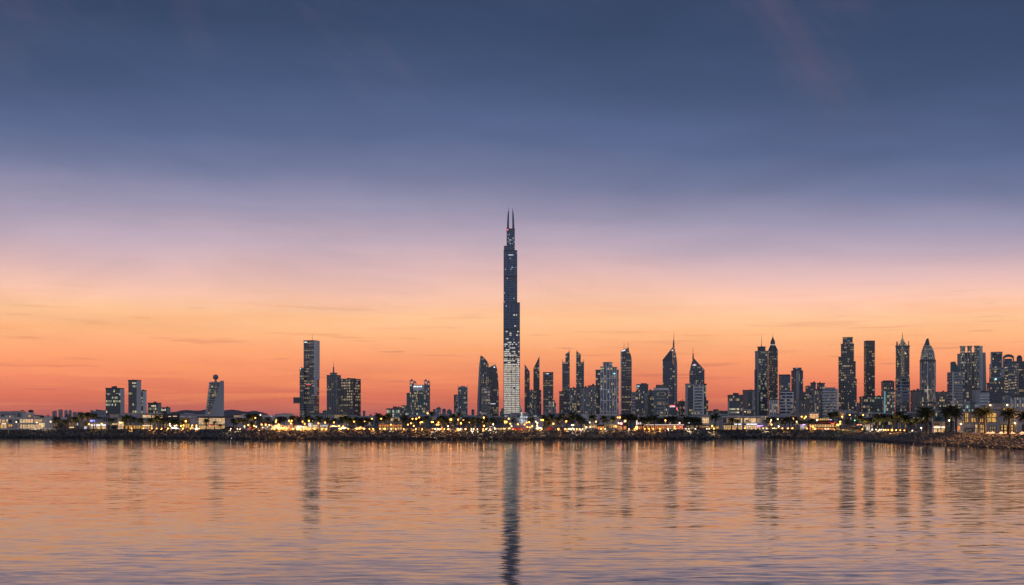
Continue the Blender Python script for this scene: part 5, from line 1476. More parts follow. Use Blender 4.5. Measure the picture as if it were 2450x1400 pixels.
b.vol('shaft', b.rect(1776.6, 1779.6, 0, .7), 974, C_MAUVE); b.part('lamp_arm', Geo().bar((b.X(1778), .3, b.Z(986)), (b.X(1782.5), .3, b.Z(985)), .08), C_FRAME)
b.part('lamp_head', Geo().ball((b.X(1782.5), .3, b.Z(985.2)), .3, 8, 6), P_STRIP)
b = low('square_house', 'beige square house with three amber wall lights behind palms', 1906, 1936, 990.5, 40, plain('beige_render', (.34, .28, .22), .8, .1), 10)
b = low('terrace_restaurant', 'tiered terrace restaurant glowing orange with red awnings', 1934, 1999, 1014, 22, C_WOOD, 10)
slabpx(b, 'upper_pavilion', 1936, 1960, 989, 1004, C_CREAM, 5, 5); b.window(1937, 1958, 990, 1003, room_mat('terrace_room', (1, .6, .28), 1.1, .35), C_CREAM, 3, 3, 5); slabpx(b, 'upper_roof', 1935, 1961, 985.5, 988.8, W_GR, 4, 7)
slabpx(b, 'middle_tier', 1950, 1986, 1000, 1014.1, C_WOOD, 2.4, 5); arcade(b, 1951, 1985, 1001, 1006, 7, P_GOLD, C_WOOD, 1, 'window', 2.4); slabpx(b, 'tier_roof', 1949, 1988, 1007, 1008.6, C_TERRA, .4, 3)
slabpx(b, 'awning', 1953, 1997, 1010.5, 1012.5, plain('red_awning', (.35, .05, .05), .8, .1), -1.0, 2.4); arcade(b, 1936, 1996, 1015.5, 1022, 10, P_WARM, C_WOOD, 1, 'window'); arcade(b, 1936, 1997, 1023.5, 1029.6, 9, P_ORANGE, C_WOOD, 1, 'shopfront')
slabpx(b, 'orange_screen', 1940, 1947, 1019, 1023, glow_mat('orange_screen', (1, .5, .08), 3.0), -.5, .2); slabpx(b, 'violet_light', 1986, 1990, 1003.6, 1005, P_VIOLET, .8, .3)
slabpx(b, 'red_light', 1988, 1996, 1013.2, 1014.6, P_RED, -.6, .2)
b = low('tent_shop', 'small white-canopied stall with a violet light strip left of the terrace restaurant', 1913, 1931, 1016.5, 18, C_FABRIC, 5)
b.window(1914, 1923, 1018, 1025, P_WHITE, C_WFRAME, 3, 1, nm='shopfront'); slabpx(b, 'violet_light', 1914, 1926, 1015.4, 1016.6, P_VIOLET, -.6, .3)
b = low('grey_flats_low', 'grey low-rise with many small windows behind the dark round tree', 1995, 2042, 982, 420, C_MAUVE, 20)
for r_ in range(3):
    arcade(b, 1997, 2020, 985 + 4.6 * r_, 988 + 4.6 * r_, 6, P_DIM if r_ != 1 else P_WARM, C_FRAME)
slabpx(b, 'vertical_louvre', 2021, 2024.5, 983, 995, C_WHITE, -.8, .8); slabpx(b, 'roof_slab', 1996, 2030, 981, 982.6, C_MAUVE, -1, 10)
b = B('gabled_tent', 'blue-white gabled tent house left of the golden palms', 2077, behind(2077, 14), 'tent')
wedge(b, 'canvas', [(2065, 1031.5), (2089, 1031.5), (2089, 1019), (2077, 1014), (2065, 1019)], plain('blue_white_canvas', (.45, .52, .62), .8, .08), 8)
for x_ in (2069, 2074, 2079, 2084):
    b.window(x_, x_ + 3, 1020.5, 1031, P_WHITE if x_ in (2074, 2079) else P_DARK, C_WFRAME, 1, 2)
b = low('beach_bar', 'dark beach bar with red and white strips left of the gabled tent', 2037, 2062, 1020.5, 16, C_BLACK, 6)
slabpx(b, 'red_strip', 2050, 2062, 1016, 1017, glow_mat('red_white_strip', (1, .35, .3), 3), -.4, .2); slabpx(b, 'roof_slab', 2038, 2050, 1019.5, 1020.4, C_MAUVE, -2, 4); slabpx(b, 'sign_post', 2055, 2056.2, 1013, 1020.6, C_TERRA, -.3, .4)
b = B('white_frame_tower', 'pair of slim white poles with rungs among the golden palms', 2152, behind(2152, 11), 'frame')
for x_ in (2150, 2154.6):
    b.part('pole', Geo().bar((b.X(x_), 0, 0), (b.X(x_), 0, b.Z(1017 if x_ > 2152 else 1013)), .14), C_WHITE)
for y_ in (1018, 1021, 1024.5, 1028):
    b.part('rung', Geo().bar((b.X(2150), 0, b.Z(y_)), (b.X(2154.6), 0, b.Z(y_)), .07), C_WHITE)
# ---- near right: shop and villa
b = low('corner_shop', 'small peach shop with a brightly lit front and dark lettering, near the right shore', 2230, 2266, 1010.8, 14, plain('peach_render', (.6, .44, .33), .75, .08), 8)
b.window(2234, 2249.6, 1021, 1036.2, P_SHOP, C_WFRAME, 4, 1, nm='shopfront'); b.window(2252.6, 2265, 1021, 1036.2, P_GOLD, C_WFRAME, 3, 1, nm='shopfront')
for x0, x1 in ((2234, 2249.6), (2252.6, 2265)):
    slabpx(b, 'fascia_light', x0, x1, 1020.6, 1024.4, glow_mat('shop_fascia', (1, .78, .5), 1.5), -.4, .2); slabpx(b, 'transom', x0, x1, 1024.5, 1026, C_WOOD, -.35, .2)
slabpx(b, 'pier', 2230, 2233, 1011.2, 1037, C_WHITE, -.3, .4); slabpx(b, 'pier', 2250, 2252.2, 1020.6, 1037, C_WHITE, -.3, .4)
g = Geo()
for i, (u0, h_) in enumerate(((0, 1), (1.15, .6), (1.85, .6), (2.8, .6), (3.5, .6), (4.3, .6), (4.9, 1), (5.7, .6))):
    xa = b.X(2235) + u0 * .38
    z0_ = b.Z(1016.6)
    hh = .62 * h_
    g.box(xa, xa + .09, -.12, 0.02, z0_, z0_ + hh); g.box(xa + .2, xa + .29, -.12, .02, z0_, z0_ + hh * .9)
    g.box(xa, xa + .28, -.125, .02, z0_ + hh * .8, z0_ + hh)
b.part('dark_lettering', g, C_BLACK)
b = B('shore_villa', 'large two-storey villa with gold-lit windows on the near right shore', 2370, 449.0, 'villa')
PINK = plain('villa_render', (.46, .40, .39), .8, .1, .25, streak=True)
b.vol('wall', b.rect(2282, 2480, 0, 14), 985.5, PINK); slabpx(b, 'parapet', 2280, 2480, 983.8, 986, PINK, -.3, 15)
slabpx(b, 'upper_wall', 2358, 2480, 976.5, 986, PINK, 1, 10); slabpx(b, 'shadow_band', 2362, 2402, 979.5, 982.6, W_BL, .6, 1)  # the shadow band is a solid dark strip standing in for shade
for i in range(24):
    x_ = 2360 + i * 2.4
    slabpx(b, 'baluster', x_, x_ + .5, 967.5, 975, C_WHITE, 1.2, .12)
slabpx(b, 'terrace_rail', 2359, 2417, 966.6, 967.4, C_WHITE, 1.1, .3); slabpx(b, 'terrace_rail', 2359, 2417, 974.4, 975.4, C_WHITE, 1.1, .3)
slabpx(b, 'terrace_wall', 2359, 2417, 967, 976.6, plain('terrace_screen', (.3, .27, .25), .8, .1), 2.4, .3)
for x0, x1, y0, y1, pn, nx, ny in ((2308, 2317, 987.5, 1011.5, P_GOLD, 2, 2), (2323, 2336, 999, 1011, P_GOLD, 2, 1), (2344, 2353, 1001, 1011, P_GOLD, 2, 1), (2361, 2384.6, 987.5, 1011, P_GOLD, 2, 2), (2302.5, 2307, 1006, 1012, P_GOLD, 1, 1),
                                   (2332, 2339, 1015.5, 1036, P_SHOP, 1, 2), (2345, 2354.6, 1015.5, 1037, P_WARM, 2, 2), (2367, 2382.6, 1019.5, 1037, P_DIM, 3, 2), (2309, 2328, 1024.5, 1037, plain('shut_panel', (.28, .25, .18), .7, .1), 2, 1)):
    b.window(x0, x1, y0, y1, pn, C_FRAME, nx, ny, 0, .28)
slabpx(b, 'porch_surround', 2392, 2434, 1008, 1039, plain('porch_render', (.58, .47, .32), .75, .08), -.3, .5)
for x0, x1, pn in ((2395, 2399.6, P_GOLD), (2401.6, 2409, P_GOLD), (2418, 2424, P_GOLD)):
    b.window(x0, x1, 1016, 1036.5, pn, C_FRAME, 1, 3, -.3, .3, nm='door')
b.window(2445, 2460, 1016, 1037, P_DARK, C_FRAME, 2, 2, 0, .25)
wedge(b, 'arched_door', [(2290.4, 1037), (2296.6, 1037), (2296.6, 1021.5), (2295.6, 1019.6), (2293.5, 1018.8), (2291.4, 1019.6), (2290.4, 1021.5)], P_ORANGE, .15, -.12)
LAMPW = glow_mat('wall_lamp', (1, .66, .3), 8.0)
for x_, y_, o_ in ((2298, 1014.5, -.5), (2369.5, 969.5, 1.0), (2410, 969.5, 1.0), (2428, 1012.6, -.8)):
    g = Geo().ball((b.X(x_), o_ - .3, b.Z(y_)), .26, 10, 6)
    b.part('wall_lamp', g, LAMPW)
# floodlights on the roof edge, aimed down at the stone slope
for x_, y_, tx, ty, p_, sz in ((2286, 983.6, 168, 446, 12000, 80), (2334, 983.6, 168, 432, 26000, 60)):
    fl = b.part('floodlight', Geo().box(b.X(x_) - .25, b.X(x_) + .25, -.9, -.6, b.Z(y_) - .2, b.Z(y_) + .2).bar((b.X(x_), -.75, b.Z(985)), (b.X(x_), -.75, b.Z(y_)), .05), C_FRAME)
    ld = bpy.data.lights.new('floodlight_beam', 'SPOT'); ld.energy = p_; ld.color = (1.0, .48, .18); ld.spot_size = R(sz); ld.spot_blend = .5; ld.shadow_soft_size = .15
    lo_ = link('floodlight_beam', ld, fl, (b.X(x_), -1.15, b.Z(y_)))
    wl = b.e.matrix_basis @ Vector((b.X(x_), -1.15, b.Z(y_)))
    dv = b.e.matrix_basis.to_3x3().inverted() @ (Vector((tx, ty, 2.5)) - wl)
    lo_.rotation_euler = dv.to_track_quat('-Z', 'Y').to_euler()
VILLA = b
# ================================================================ plants
def leaf_mat(nm, a, b_):
    m, q, p = principled(nm)
    gm = q.n('ShaderNodeNewGeometry')
    r1 = gm.outputs['Random Per Island']
    f = q.noise(gm.outputs['Position'], 0.8, 2.0).outputs[0]
    c = q.mix(q.math('ADD', q.math('MULTIPLY', r1, .6), q.math('MULTIPLY', f, .4)), a, b_)
    q.put(p, 'Base Color', c); q.put(p, 'Roughness', .55)
    tr = q.n('ShaderNodeBsdfTranslucent'); q.put(tr, 0, c)
    mx = q.n('ShaderNodeMixShader'); q.put(mx, 0, .25)
    q.t.links.new(p.outputs[0], mx.inputs[1]); q.t.links.new(tr.outputs[0], mx.inputs[2])
    out = [n for n in q.t.nodes if n.type == 'OUTPUT_MATERIAL'][0]
    q.t.links.new(mx.outputs[0], out.inputs[0])
    return m


M_FROND = leaf_mat('palm_frond', (.03, .042, .016), (.085, .095, .04))
M_LEAF = leaf_mat('tree_leaf', (.02, .034, .014), (.075, .09, .035))
M_TRUNK = plain('palm_trunk', (.06, .045, .034), .9, .35, 3.0)
M_BARK = plain('bark', (.09, .07, .055), .9, .3, 2.0)


def frond_geo(rg, L=1.0, rise=0.5, droop=1.0, nseg=8, nl=15):
    """one feather frond along +x from the origin: curved rib with paired leaflets; unit length"""
    vs, fs = [], []
    pts = []
    for i in range(nseg + 1):
        t_ = i / nseg
        x_ = L * (t_ - .12 * droop * t_ ** 3)
        z_ = L * (rise * t_ - (.42 * droop + rise * .55) * t_ ** 2.1)
        pts.append(Vector((x_, 0.03 * math.sin(t_ * 3) * rg.uniform(-1, 1), z_)))
    w0 = .016
    for i, p_ in enumerate(pts):
        ww = w0 * (1 - .8 * i / nseg)
        vs += [tuple(p_ + Vector((0, -ww, 0))), tuple(p_ + Vector((0, ww, 0))), tuple(p_ + Vector((0, 0, -ww * 1.4)))]
    for i in range(nseg):
        a = 3 * i
        fs += [(a, a + 1, a + 4, a + 3), (a + 1, a + 2, a + 5, a + 4), (a + 2, a, a + 3, a + 5)]
    for i in range(nl):
        t_ = .12 + .86 * i / (nl - 1)
        k = t_ * nseg
        j = min(int(k), nseg - 1)
        base = pts[j].lerp(pts[j + 1], k - j)
        tan = (pts[j + 1] - pts[j]).normalized()
        ln = .30 * L * math.sin(math.pi * min(1, .18 + .78 * t_)) ** .8 * rg.uniform(.8, 1.15)
        for sd in (-1, 1):
            dr = (Vector((0, sd, 0)) * .8 + tan * .75 + Vector((0, 0, -.35 - .25 * rg.random()))).normalized()
            wd = tan * .036 * L
            tip = base + dr * ln
            n0 = len(vs)
            vs += [tuple(base - wd), tuple(base + wd), tuple(base + wd * .9 + dr * ln * .5 + Vector((0, 0, .01))), tuple(tip)]
            fs += [(n0, n0 + 1, n0 + 2), (n0, n0 + 2, n0 + 3)]
    return vs, fs


rg = random.Random(21)
FROND = [mesh('frond', *frond_geo(rg, 1.0, r_, d_), M_FROND) for r_, d_ in ((1.05, .6), (.75, .8), (.55, 1.0), (.3, 1.25))]


def frond_set(rg, n=34):
    """(mesh index, rotation, scale) of the fronds of one crown: upright in the middle, hanging outside"""
    out = []
    for i in range(n):
        lv = i / (n - 1)
        an = i * 2.399963 + rg.uniform(-.25, .25)
        k = min(3, int(lv * 4))
        tilt = 0.55 - 1.15 * lv + rg.uniform(-.12, .12)
        out.append((k, (rg.uniform(-.25, .25), -tilt, an), rg.uniform(.85, 1.1) * (.82 + .2 * math.sin(lv * math.pi))))
    return out


def crown_mesh(seed, n=32):
    rg = random.Random(seed)
    V, Fc = [], []
    for k, ro, s_ in frond_set(rg, n):
        mt = (Matrix.Rotation(ro[2], 3, 'Z') @ Matrix.Rotation(ro[1], 3, 'Y') @ Matrix.Rotation(ro[0], 3, 'X'))
        off = len(V)
        V += [tuple(mt @ (v.co * s_)) for v in FROND[k].vertices]
        Fc += [tuple(i + off for i in p_.vertices) for p_ in FROND[k].polygons]
    return mesh('crown', V, Fc, M_FROND)


CROWNS = [crown_mesh(i) for i in range(6)]


def trunk_mesh(seed, r=.03):
    """ringed palm stem of unit height, slightly swayed"""
    rg = random.Random(seed)
    bx, by = rg.uniform(-.03, .03), rg.uniform(-.03, .03)
    vs, fs = [], []
    n, k = 22, 9
    for i in range(n + 1):
        t_ = i / n
        rr = r * (1.35 - .5 * t_ + .6 * max(0, .08 - t_) * 6) * (1.0 if i % 2 else 1.12)
        if t_ > .88:
            rr *= 1 + (t_ - .88) * 5
        for j in range(k):
            a = 2 * math.pi * j / k
            vs.append((bx * math.sin(t_ * 2.4) + rr * math.cos(a), by * math.sin(t_ * 2.4) + rr * math.sin(a), t_))
    for i in range(n):
        for j in range(k):
            q_ = (j + 1) % k
            fs.append((i * k + j, i * k + q_, (i + 1) * k + q_, (i + 1) * k + j))
    fs.append(tuple(n * k + j for j in range(k)))
    return mesh('trunk', vs, fs, M_TRUNK), (bx * math.sin(2.4), by * math.sin(2.4))


TRUNKS = [trunk_mesh(i) for i in range(4)]
SKIRT = None
prg = random.Random(5)


def palm(x, ytop, r_px, back=None, single=False, tw=1.0, uplit=0):
    """date palm: top of crown at ytop, crown radius in photo pixels; stands `back` metres behind the waterline"""
    D = behind(x, back if back else prg.uniform(8.5, 20))
    s_ = D / F
    r = r_px * s_ * 1.28
    zc = EYE + (HY - (ytop + .74 * r_px)) * s_ - G
    zc = max(zc, 1.6)
    px_, py_, _ = ground_pt(x, D)
    e = link('date_palm', None, None, (px_, py_, G), (prg.gauss(0, .035), prg.gauss(0, .035), prg.uniform(0, 6.28)))
    i = prg.randrange(4)
    tr = TRUNKS[i]
    rad = max(.75, r / 3.2) * tw
    link('trunk', tr[0], e, (0, 0, -.1), (0, 0, 0), (rad * 7.5, rad * 7.5, zc + .1))
    top = (tr[1][0] * rad * 7.5, tr[1][1] * rad * 7.5, zc)
    if single:
        c = link('crown', None, e, top)
        for k, ro, sc_ in frond_set(prg, 44):
            link('frond', FROND[k], c, (0, 0, 0), ro, (r * sc_,) * 3)
    else:
        link('crown', CROWNS[prg.randrange(6)], e, top, (0, 0, prg.uniform(0, 6.28)), (r, r, r * prg.uniform(.9, 1.1)))
    if uplit:
        # ground spotlight at the foot, shining up the stem into the fronds
        nn = shore_frame(x)[0]
        lx_, ly_ = -nn.x * 1.5, -nn.y * 1.5
        e.rotation_euler[2] = 0
        u = link('uplight', UPL, e, (lx_, ly_, 0))
        ld = bpy.data.lights.new('uplight_beam', 'SPOT')
        ld.energy = uplit * (zc / 4.5) ** 1.6; ld.color = (1.0, .62, .16); ld.spot_size = R(72); ld.spot_blend = .6; ld.shadow_soft_size = .1
        lo_ = link('uplight_beam', ld, u, (0, 0, .32))
        lo_.rotation_euler = Vector((-lx_ * .8, -ly_ * .8, zc)).to_track_quat('-Z', 'Y').to_euler()
    return e


UPL = Geo().bar((0, 0, 0), (0, 0, .22), .14, 8, .17).mesh('uplight', plain('uplight_casing', (.05, .05, .05), .5, .1))
PG = 'palms along the promenade'
for x, yt, r in [(136, 996, 11), (156, 1004, 8), (179, 996, 11), (194, 988, 11), (210, 986, 13), (224, 988, 11), (266, 1000, 9), (296, 995, 12), (306, 992, 11), (318, 997, 10), (336, 1000, 10),
                 (358, 1000, 10), (376, 994, 12), (388, 1000, 9), (397, 1000, 9), (418, 1003, 11), (436, 1006, 8), (494, 1002, 9), (513, 1008, 5.5), (526, 1014, 5)]:
    auto(palm(x, yt, r, uplit=1500), 'uplit promenade date palm', x, 'palm', PG)
auto(palm(101, 994, 8, 40), 'dark date palm behind the villas', 101, 'palm', PG)
DARK = [(559, 1001, 9), (570, 999, 9), (583, 1000, 10), (598, 990, 12), (608, 988, 12), (620, 992, 10), (640, 997, 11), (651, 1006, 8), (668, 996, 10), (680, 996, 10), (703, 994, 11), (715, 996, 10),
        (735, 993, 12), (747, 999, 10), (765, 994, 12), (785, 998, 10), (800, 1000, 10), (818, 997, 11), (829, 994, 11), (840, 999, 10), (851, 997, 11), (862, 999, 10), (875, 998, 10), (886, 1000, 9),
        (905, 988, 11), (918, 993, 11), (931, 988, 12), (949, 1000, 9), (968, 992, 15), (986, 998, 11), (1005, 998, 10), (1018, 995, 10), (1031, 984, 8), (1057, 993, 14), (1070, 1000, 11), (1084, 990, 10), (1100, 988, 8),
        (1118, 998, 11), (1128, 1001, 10), (1137, 998, 11), (1150, 1000, 10), (1162, 1003, 9), (1177, 1005, 9), (1272, 998, 10), (1300, 993, 11), (1312, 997, 12), (1318, 990, 12), (1334, 996, 11), (1345, 988, 11), (1357, 996, 11),
        (1368, 987, 13), (1378, 990, 12), (1388, 996, 11), (1395, 1000, 10), (1417, 991, 12), (1446, 994, 12), (1465, 995, 12), (1490, 991, 11), (1499, 991, 12), (1509, 990, 12), (1520, 996, 11), (1536, 995, 12), (1545, 1000, 10),
        (1556, 993, 12), (1567, 994, 12), (1580, 1000, 10), (1595, 996, 11), (1606, 996, 11), (1613, 994, 12), (1640, 996, 11), (1650, 996, 12), (1661, 998, 11), (1671, 1000, 10), (1711, 989, 13), (1750, 998, 12), (1764, 1002, 8), (1789, 1003, 7),
        (1839, 998, 11), (1850, 996, 11), (1863, 998, 11), (1878, 997, 12), (1890, 996, 11), (1901, 996, 11), (1914, 1004, 9), (1941, 1000, 9), (1985, 986, 11), (1999, 985, 11)]
for x, yt, r in DARK:
    auto(palm(x, yt, r, 34 if x in (1985, 1999, 1031, 1100, 1084) else None, uplit=0 if 1600 < x < 1760 else prg.choice([0, 400, 900, 1500])), 'dark promenade date palm', x, 'palm', PG)
for x, yt, r in [(2056, 994, 10), (2068, 1000, 10), (2083, 999, 10), (2101, 990, 13), (2114, 990, 14), (2136, 991, 13), (2150, 984, 13), (2169, 992, 15), (2191, 1000, 10)]:
    auto(palm(x, yt, r, prg.uniform(8.5, 13), True, uplit=2600), 'golden-lit date palm', x, 'palm', 'golden-lit palms')
for x, yt, r, bk, lb in [(2218, 974, 23, 8.5, 'big dark date palm left of the peach corner shop'), (2263, 973, 17, 9.5, 'date palm at the right corner of the peach shop'),
                         (2273, 969, 19, 8.2, 'tallest date palm of the trio between shop and villa'), (2287, 977, 17, 9.0, 'date palm at the left corner of the shore villa'),
                         (2340, 975, 18, 8.2, 'date palm left of the close pair in front of the villa windows'), (2357, 974, 18, 8.8, 'date palm right of the close pair in front of the villa windows'),
                         (2412, 975.5, 21, 8.2, 'lone date palm in front of the lit villa porch'), (2454, 983, 19, 8.4, 'date palm cut by the right edge beyond the villa porch')]:
    tag(palm(x, yt, r, bk, True, 1.25), lb, 'palm', 'big palms in front of the villa')


def tree_crown(seed, n=1500):
    """leaf-sized faces gathered in clumps through an uneven crown of unit radius"""
    rg = random.Random(seed)
    cl = []
    for _ in range(26):
        while True:
            c = Vector((rg.uniform(-1, 1), rg.uniform(-1, 1), rg.uniform(-.75, .9)))
            if .25 < c.length < .95:
                break
        cl.append((c * .82, rg.uniform(.16, .34)))
    vs, fs = [], []
    for _ in range(n):
        c, rr = cl[rg.randrange(len(cl))]
        p_ = c + Vector((rg.gauss(0, .5), rg.gauss(0, .5), rg.gauss(0, .42))) * rr
        a = Vector((rg.uniform(-1, 1), rg.uniform(-1, 1), rg.uniform(-.6, .6))).normalized()
        b2 = a.orthogonal().normalized()
        s_ = rg.uniform(.03, .06)
        k = len(vs)
        vs += [tuple(p_ - a * s_), tuple(p_ + b2 * s_ * .6), tuple(p_ + a * s_), tuple(p_ - b2 * s_ * .6)]
        fs.append((k, k + 1, k + 2, k + 3))
    return mesh('crown', vs, fs, M_LEAF), [c for c, _ in cl[:7]]


TREES = [tree_crown(i) for i in range(4)]


def tree(x, yc, r_px, back, name='shade_tree'):
    D = behind(x, back)
    s_ = D / F
    r = r_px * s_
    zc = max(EYE + (HY - yc) * s_ - G, r * .75)
    px_, py_, _ = ground_pt(x, D)
    e = link(name, None, None, (px_, py_, G), (0, 0, prg.uniform(0, 6.28)))
    cm, tips = TREES[prg.randrange(4)]
    g = Geo().bar((0, 0, -.1), (0, 0, max(.5, zc - r * .45)), .07 * r + .08, 7, .05 * r + .05)
    for t_ in tips:
        g.bar((0, 0, max(.4, zc - r * .5)), (t_.x * r * .9, t_.y * r * .9, zc + t_.z * r * .8), .03 * r + .02, 5, .01 * r)
    link('trunk', g.mesh('trunk', M_BARK), e)
    link('crown', cm, e, (0, 0, zc), (0, 0, prg.uniform(0, 6.28)), (r, r, r * .85))
    return e


for x, yc, r, bk, lb in [(147, 1018, 8, 10, 'round dark bush between two uplit palms on the left shore'), (113, 996, 7, 50, 'flat dark tree above the blank white wall'), (162, 996, 8, 52, 'flat dark tree above the brown house'),
                         (1160, 1001, 14, 30, 'dark leafy tree below the sail-shaped towers, left one'), (1180, 1003, 16, 26, 'dark leafy tree below the sail-shaped towers, right one'),
                         (1206, 1004, 18, 16, 'yellow-lit leafy tree below the tallest tower'), (1228, 1004, 11, 30, 'dark leafy tree right of the yellow-lit tree'), (1240, 1010, 10, 18, 'small dark tree in front of the white-lit office'),
                         (1308, 1014, 13, 14, 'broad dark tree left of two leaning palms'), (1455, 1020, 9, 10, 'low dark bush under the finned tower palms'),
                         (1645, 1006, 12, 20, 'dark tree behind the kiosk row, left one'), (1664, 1006, 13, 21, 'dark tree behind the kiosk row, right one'), (2011, 1006, 11, 22, 'small dark tree right of the terrace restaurant'),
                         (2028, 1006, 17, 18, 'large round dark tree left of the gabled tent'), (469, 1021, 6, 14, 'small bush left of the glass showroom'), (1407, 1018, 8, 12, 'dark shrub left of the orange café'),
                         (1690, 1008, 7, 40, 'small tree behind the lantern house'), (1010, 1006, 9, 30, 'dark leafy tree below the twin-turret tower'), (1045, 1008, 9, 34, 'dark leafy tree right of the twin-turret tower'),
                         (2205, 1008, 10, 26, 'dark tree behind the big palm left of the shop'), (2245, 1002, 9, 34, 'dark tree above the peach shop roof'), (2180, 1012, 8, 24, 'dark shrub among the golden palms'),
                         (1925, 1010, 8, 26, 'dark shrub above the white-canopied stall'), (640, 1012, 8, 30, 'dark shrub below the stepped house'), (780, 1008, 9, 40, 'dark tree behind the white-blue pavilion'),
                         (860, 1008, 10, 44, 'dark tree behind the two canvas tents')]:
    tag(tree(x, yc, r, bk, 'shade_tree' if r > 9.5 else 'shrub'), lb, 'tree' if r > 9.5 else 'shrub', 'trees of the waterfront')

trg = random.Random(44)
for x in list(range(566, 1200, 22)) + list(range(1264, 1480, 24)) + list(range(1500, 1690, 24)) + list(range(1842, 2000, 24)) + list(range(2050, 2240, 22)):
    xx = x + trg.uniform(-8, 8)
    auto(tree(xx, trg.uniform(1006, 1013), trg.uniform(8, 12), trg.uniform(32, 75)), 'dark back-row tree', xx, 'tree', 'trees behind the palms')

# ================================================================ lamps
M_POST = plain('lamp_post_paint', (.09, .085, .08), .5, .1)
LC = {'a': ('amber', glow_mat('lamp_amber', (1.0, .36, .05), 8.0)), 'w': ('white', glow_mat('lamp_white', (1.0, .72, .42), 4.0)),
      'y': ('yellow', glow_mat('lamp_yellow', (1.0, .5, .07), 6.0)), 'r': ('red', glow_mat('lamp_red', (1.0, .08, .05), 3.0)), 'g': ('green', glow_mat('lamp_green', (.15, 1.0, .5), 2.5))}
ICO_S = []


def globe(r):
    g = Geo().ball((0, 0, 0), r, 8, 6)
    return g


GLOBE = {k: globe(1.0).mesh('globe', v[1], True) for k, v in LC.items()}
_post = Geo().bar((0, 0, 0), (0, 0, .06), .14, 8, .12).bar((0, 0, .05), (0, 0, .97), .075, 6, .05).bar((0, 0, .96), (0, 0, 1), .09, 6, .12)
POST = _post.mesh('post', M_POST)
lrg = random.Random(9)
LAMP_RGB = {'a': (1.0, .44, .1), 'w': (1.0, .74, .45), 'y': (1.0, .58, .12), 'r': (1.0, .1, .06), 'g': (.2, 1.0, .5)}


def lamp(x, y, c='a', k=1.0, power=1.0):
    """street lamp or bollard with its globe at photo (x, y); k scales the globe"""
    D = behind(x, lrg.uniform(6.6, 7.6) if y > 1024 else lrg.uniform(7.6, 14))
    s_ = D / F
    z = EYE + (HY - y) * s_ - G
    small = z < 1.5
    z = max(z, .7)
    px_, py_, _ = ground_pt(x, D)
    e = link('bollard_lamp' if small else 'street_lamp', None, None, (px_, py_, G), (0, 0, math.atan2(shore_frame(x)[0].y, shore_frame(x)[0].x) - math.pi / 2))
    r = (.25 if small else .32) * k ** .5
    link('post', POST, e, (0, 0, 0), (0, 0, 0), (1, 1, max(.25, z - r)))
    link('globe', GLOBE[c], e, (0, 0, z), (0, 0, 0), (r, r, r))
    # the lamp's own light: bollards shine down the rock slope, street lamps all round under their cap
    ld = bpy.data.lights.new('lamp_light', 'SPOT')
    ld.color = LAMP_RGB[c]
    ld.shadow_soft_size = .12
    if small:
        ld.energy = 1300.0 * k * power
        ld.spot_size = R(100); ld.spot_blend = .5
        link('lamp_light', ld, e, (0, -.35, z + .15), (R(-28), 0, 0))
    else:
        ld.energy = 2700.0 * k * power
        ld.spot_size = R(152); ld.spot_blend = .25
        link('lamp_light', ld, e, (0, 0, z - r - .2))
    nm = LC[c][0]
    big = 'big ' if k > 1.5 else ''
    auto(e, f'{big}{nm} {"edge bollard light" if small else "promenade street lamp"}', x, 'lamp', 'promenade lamps', 'below')
    return e


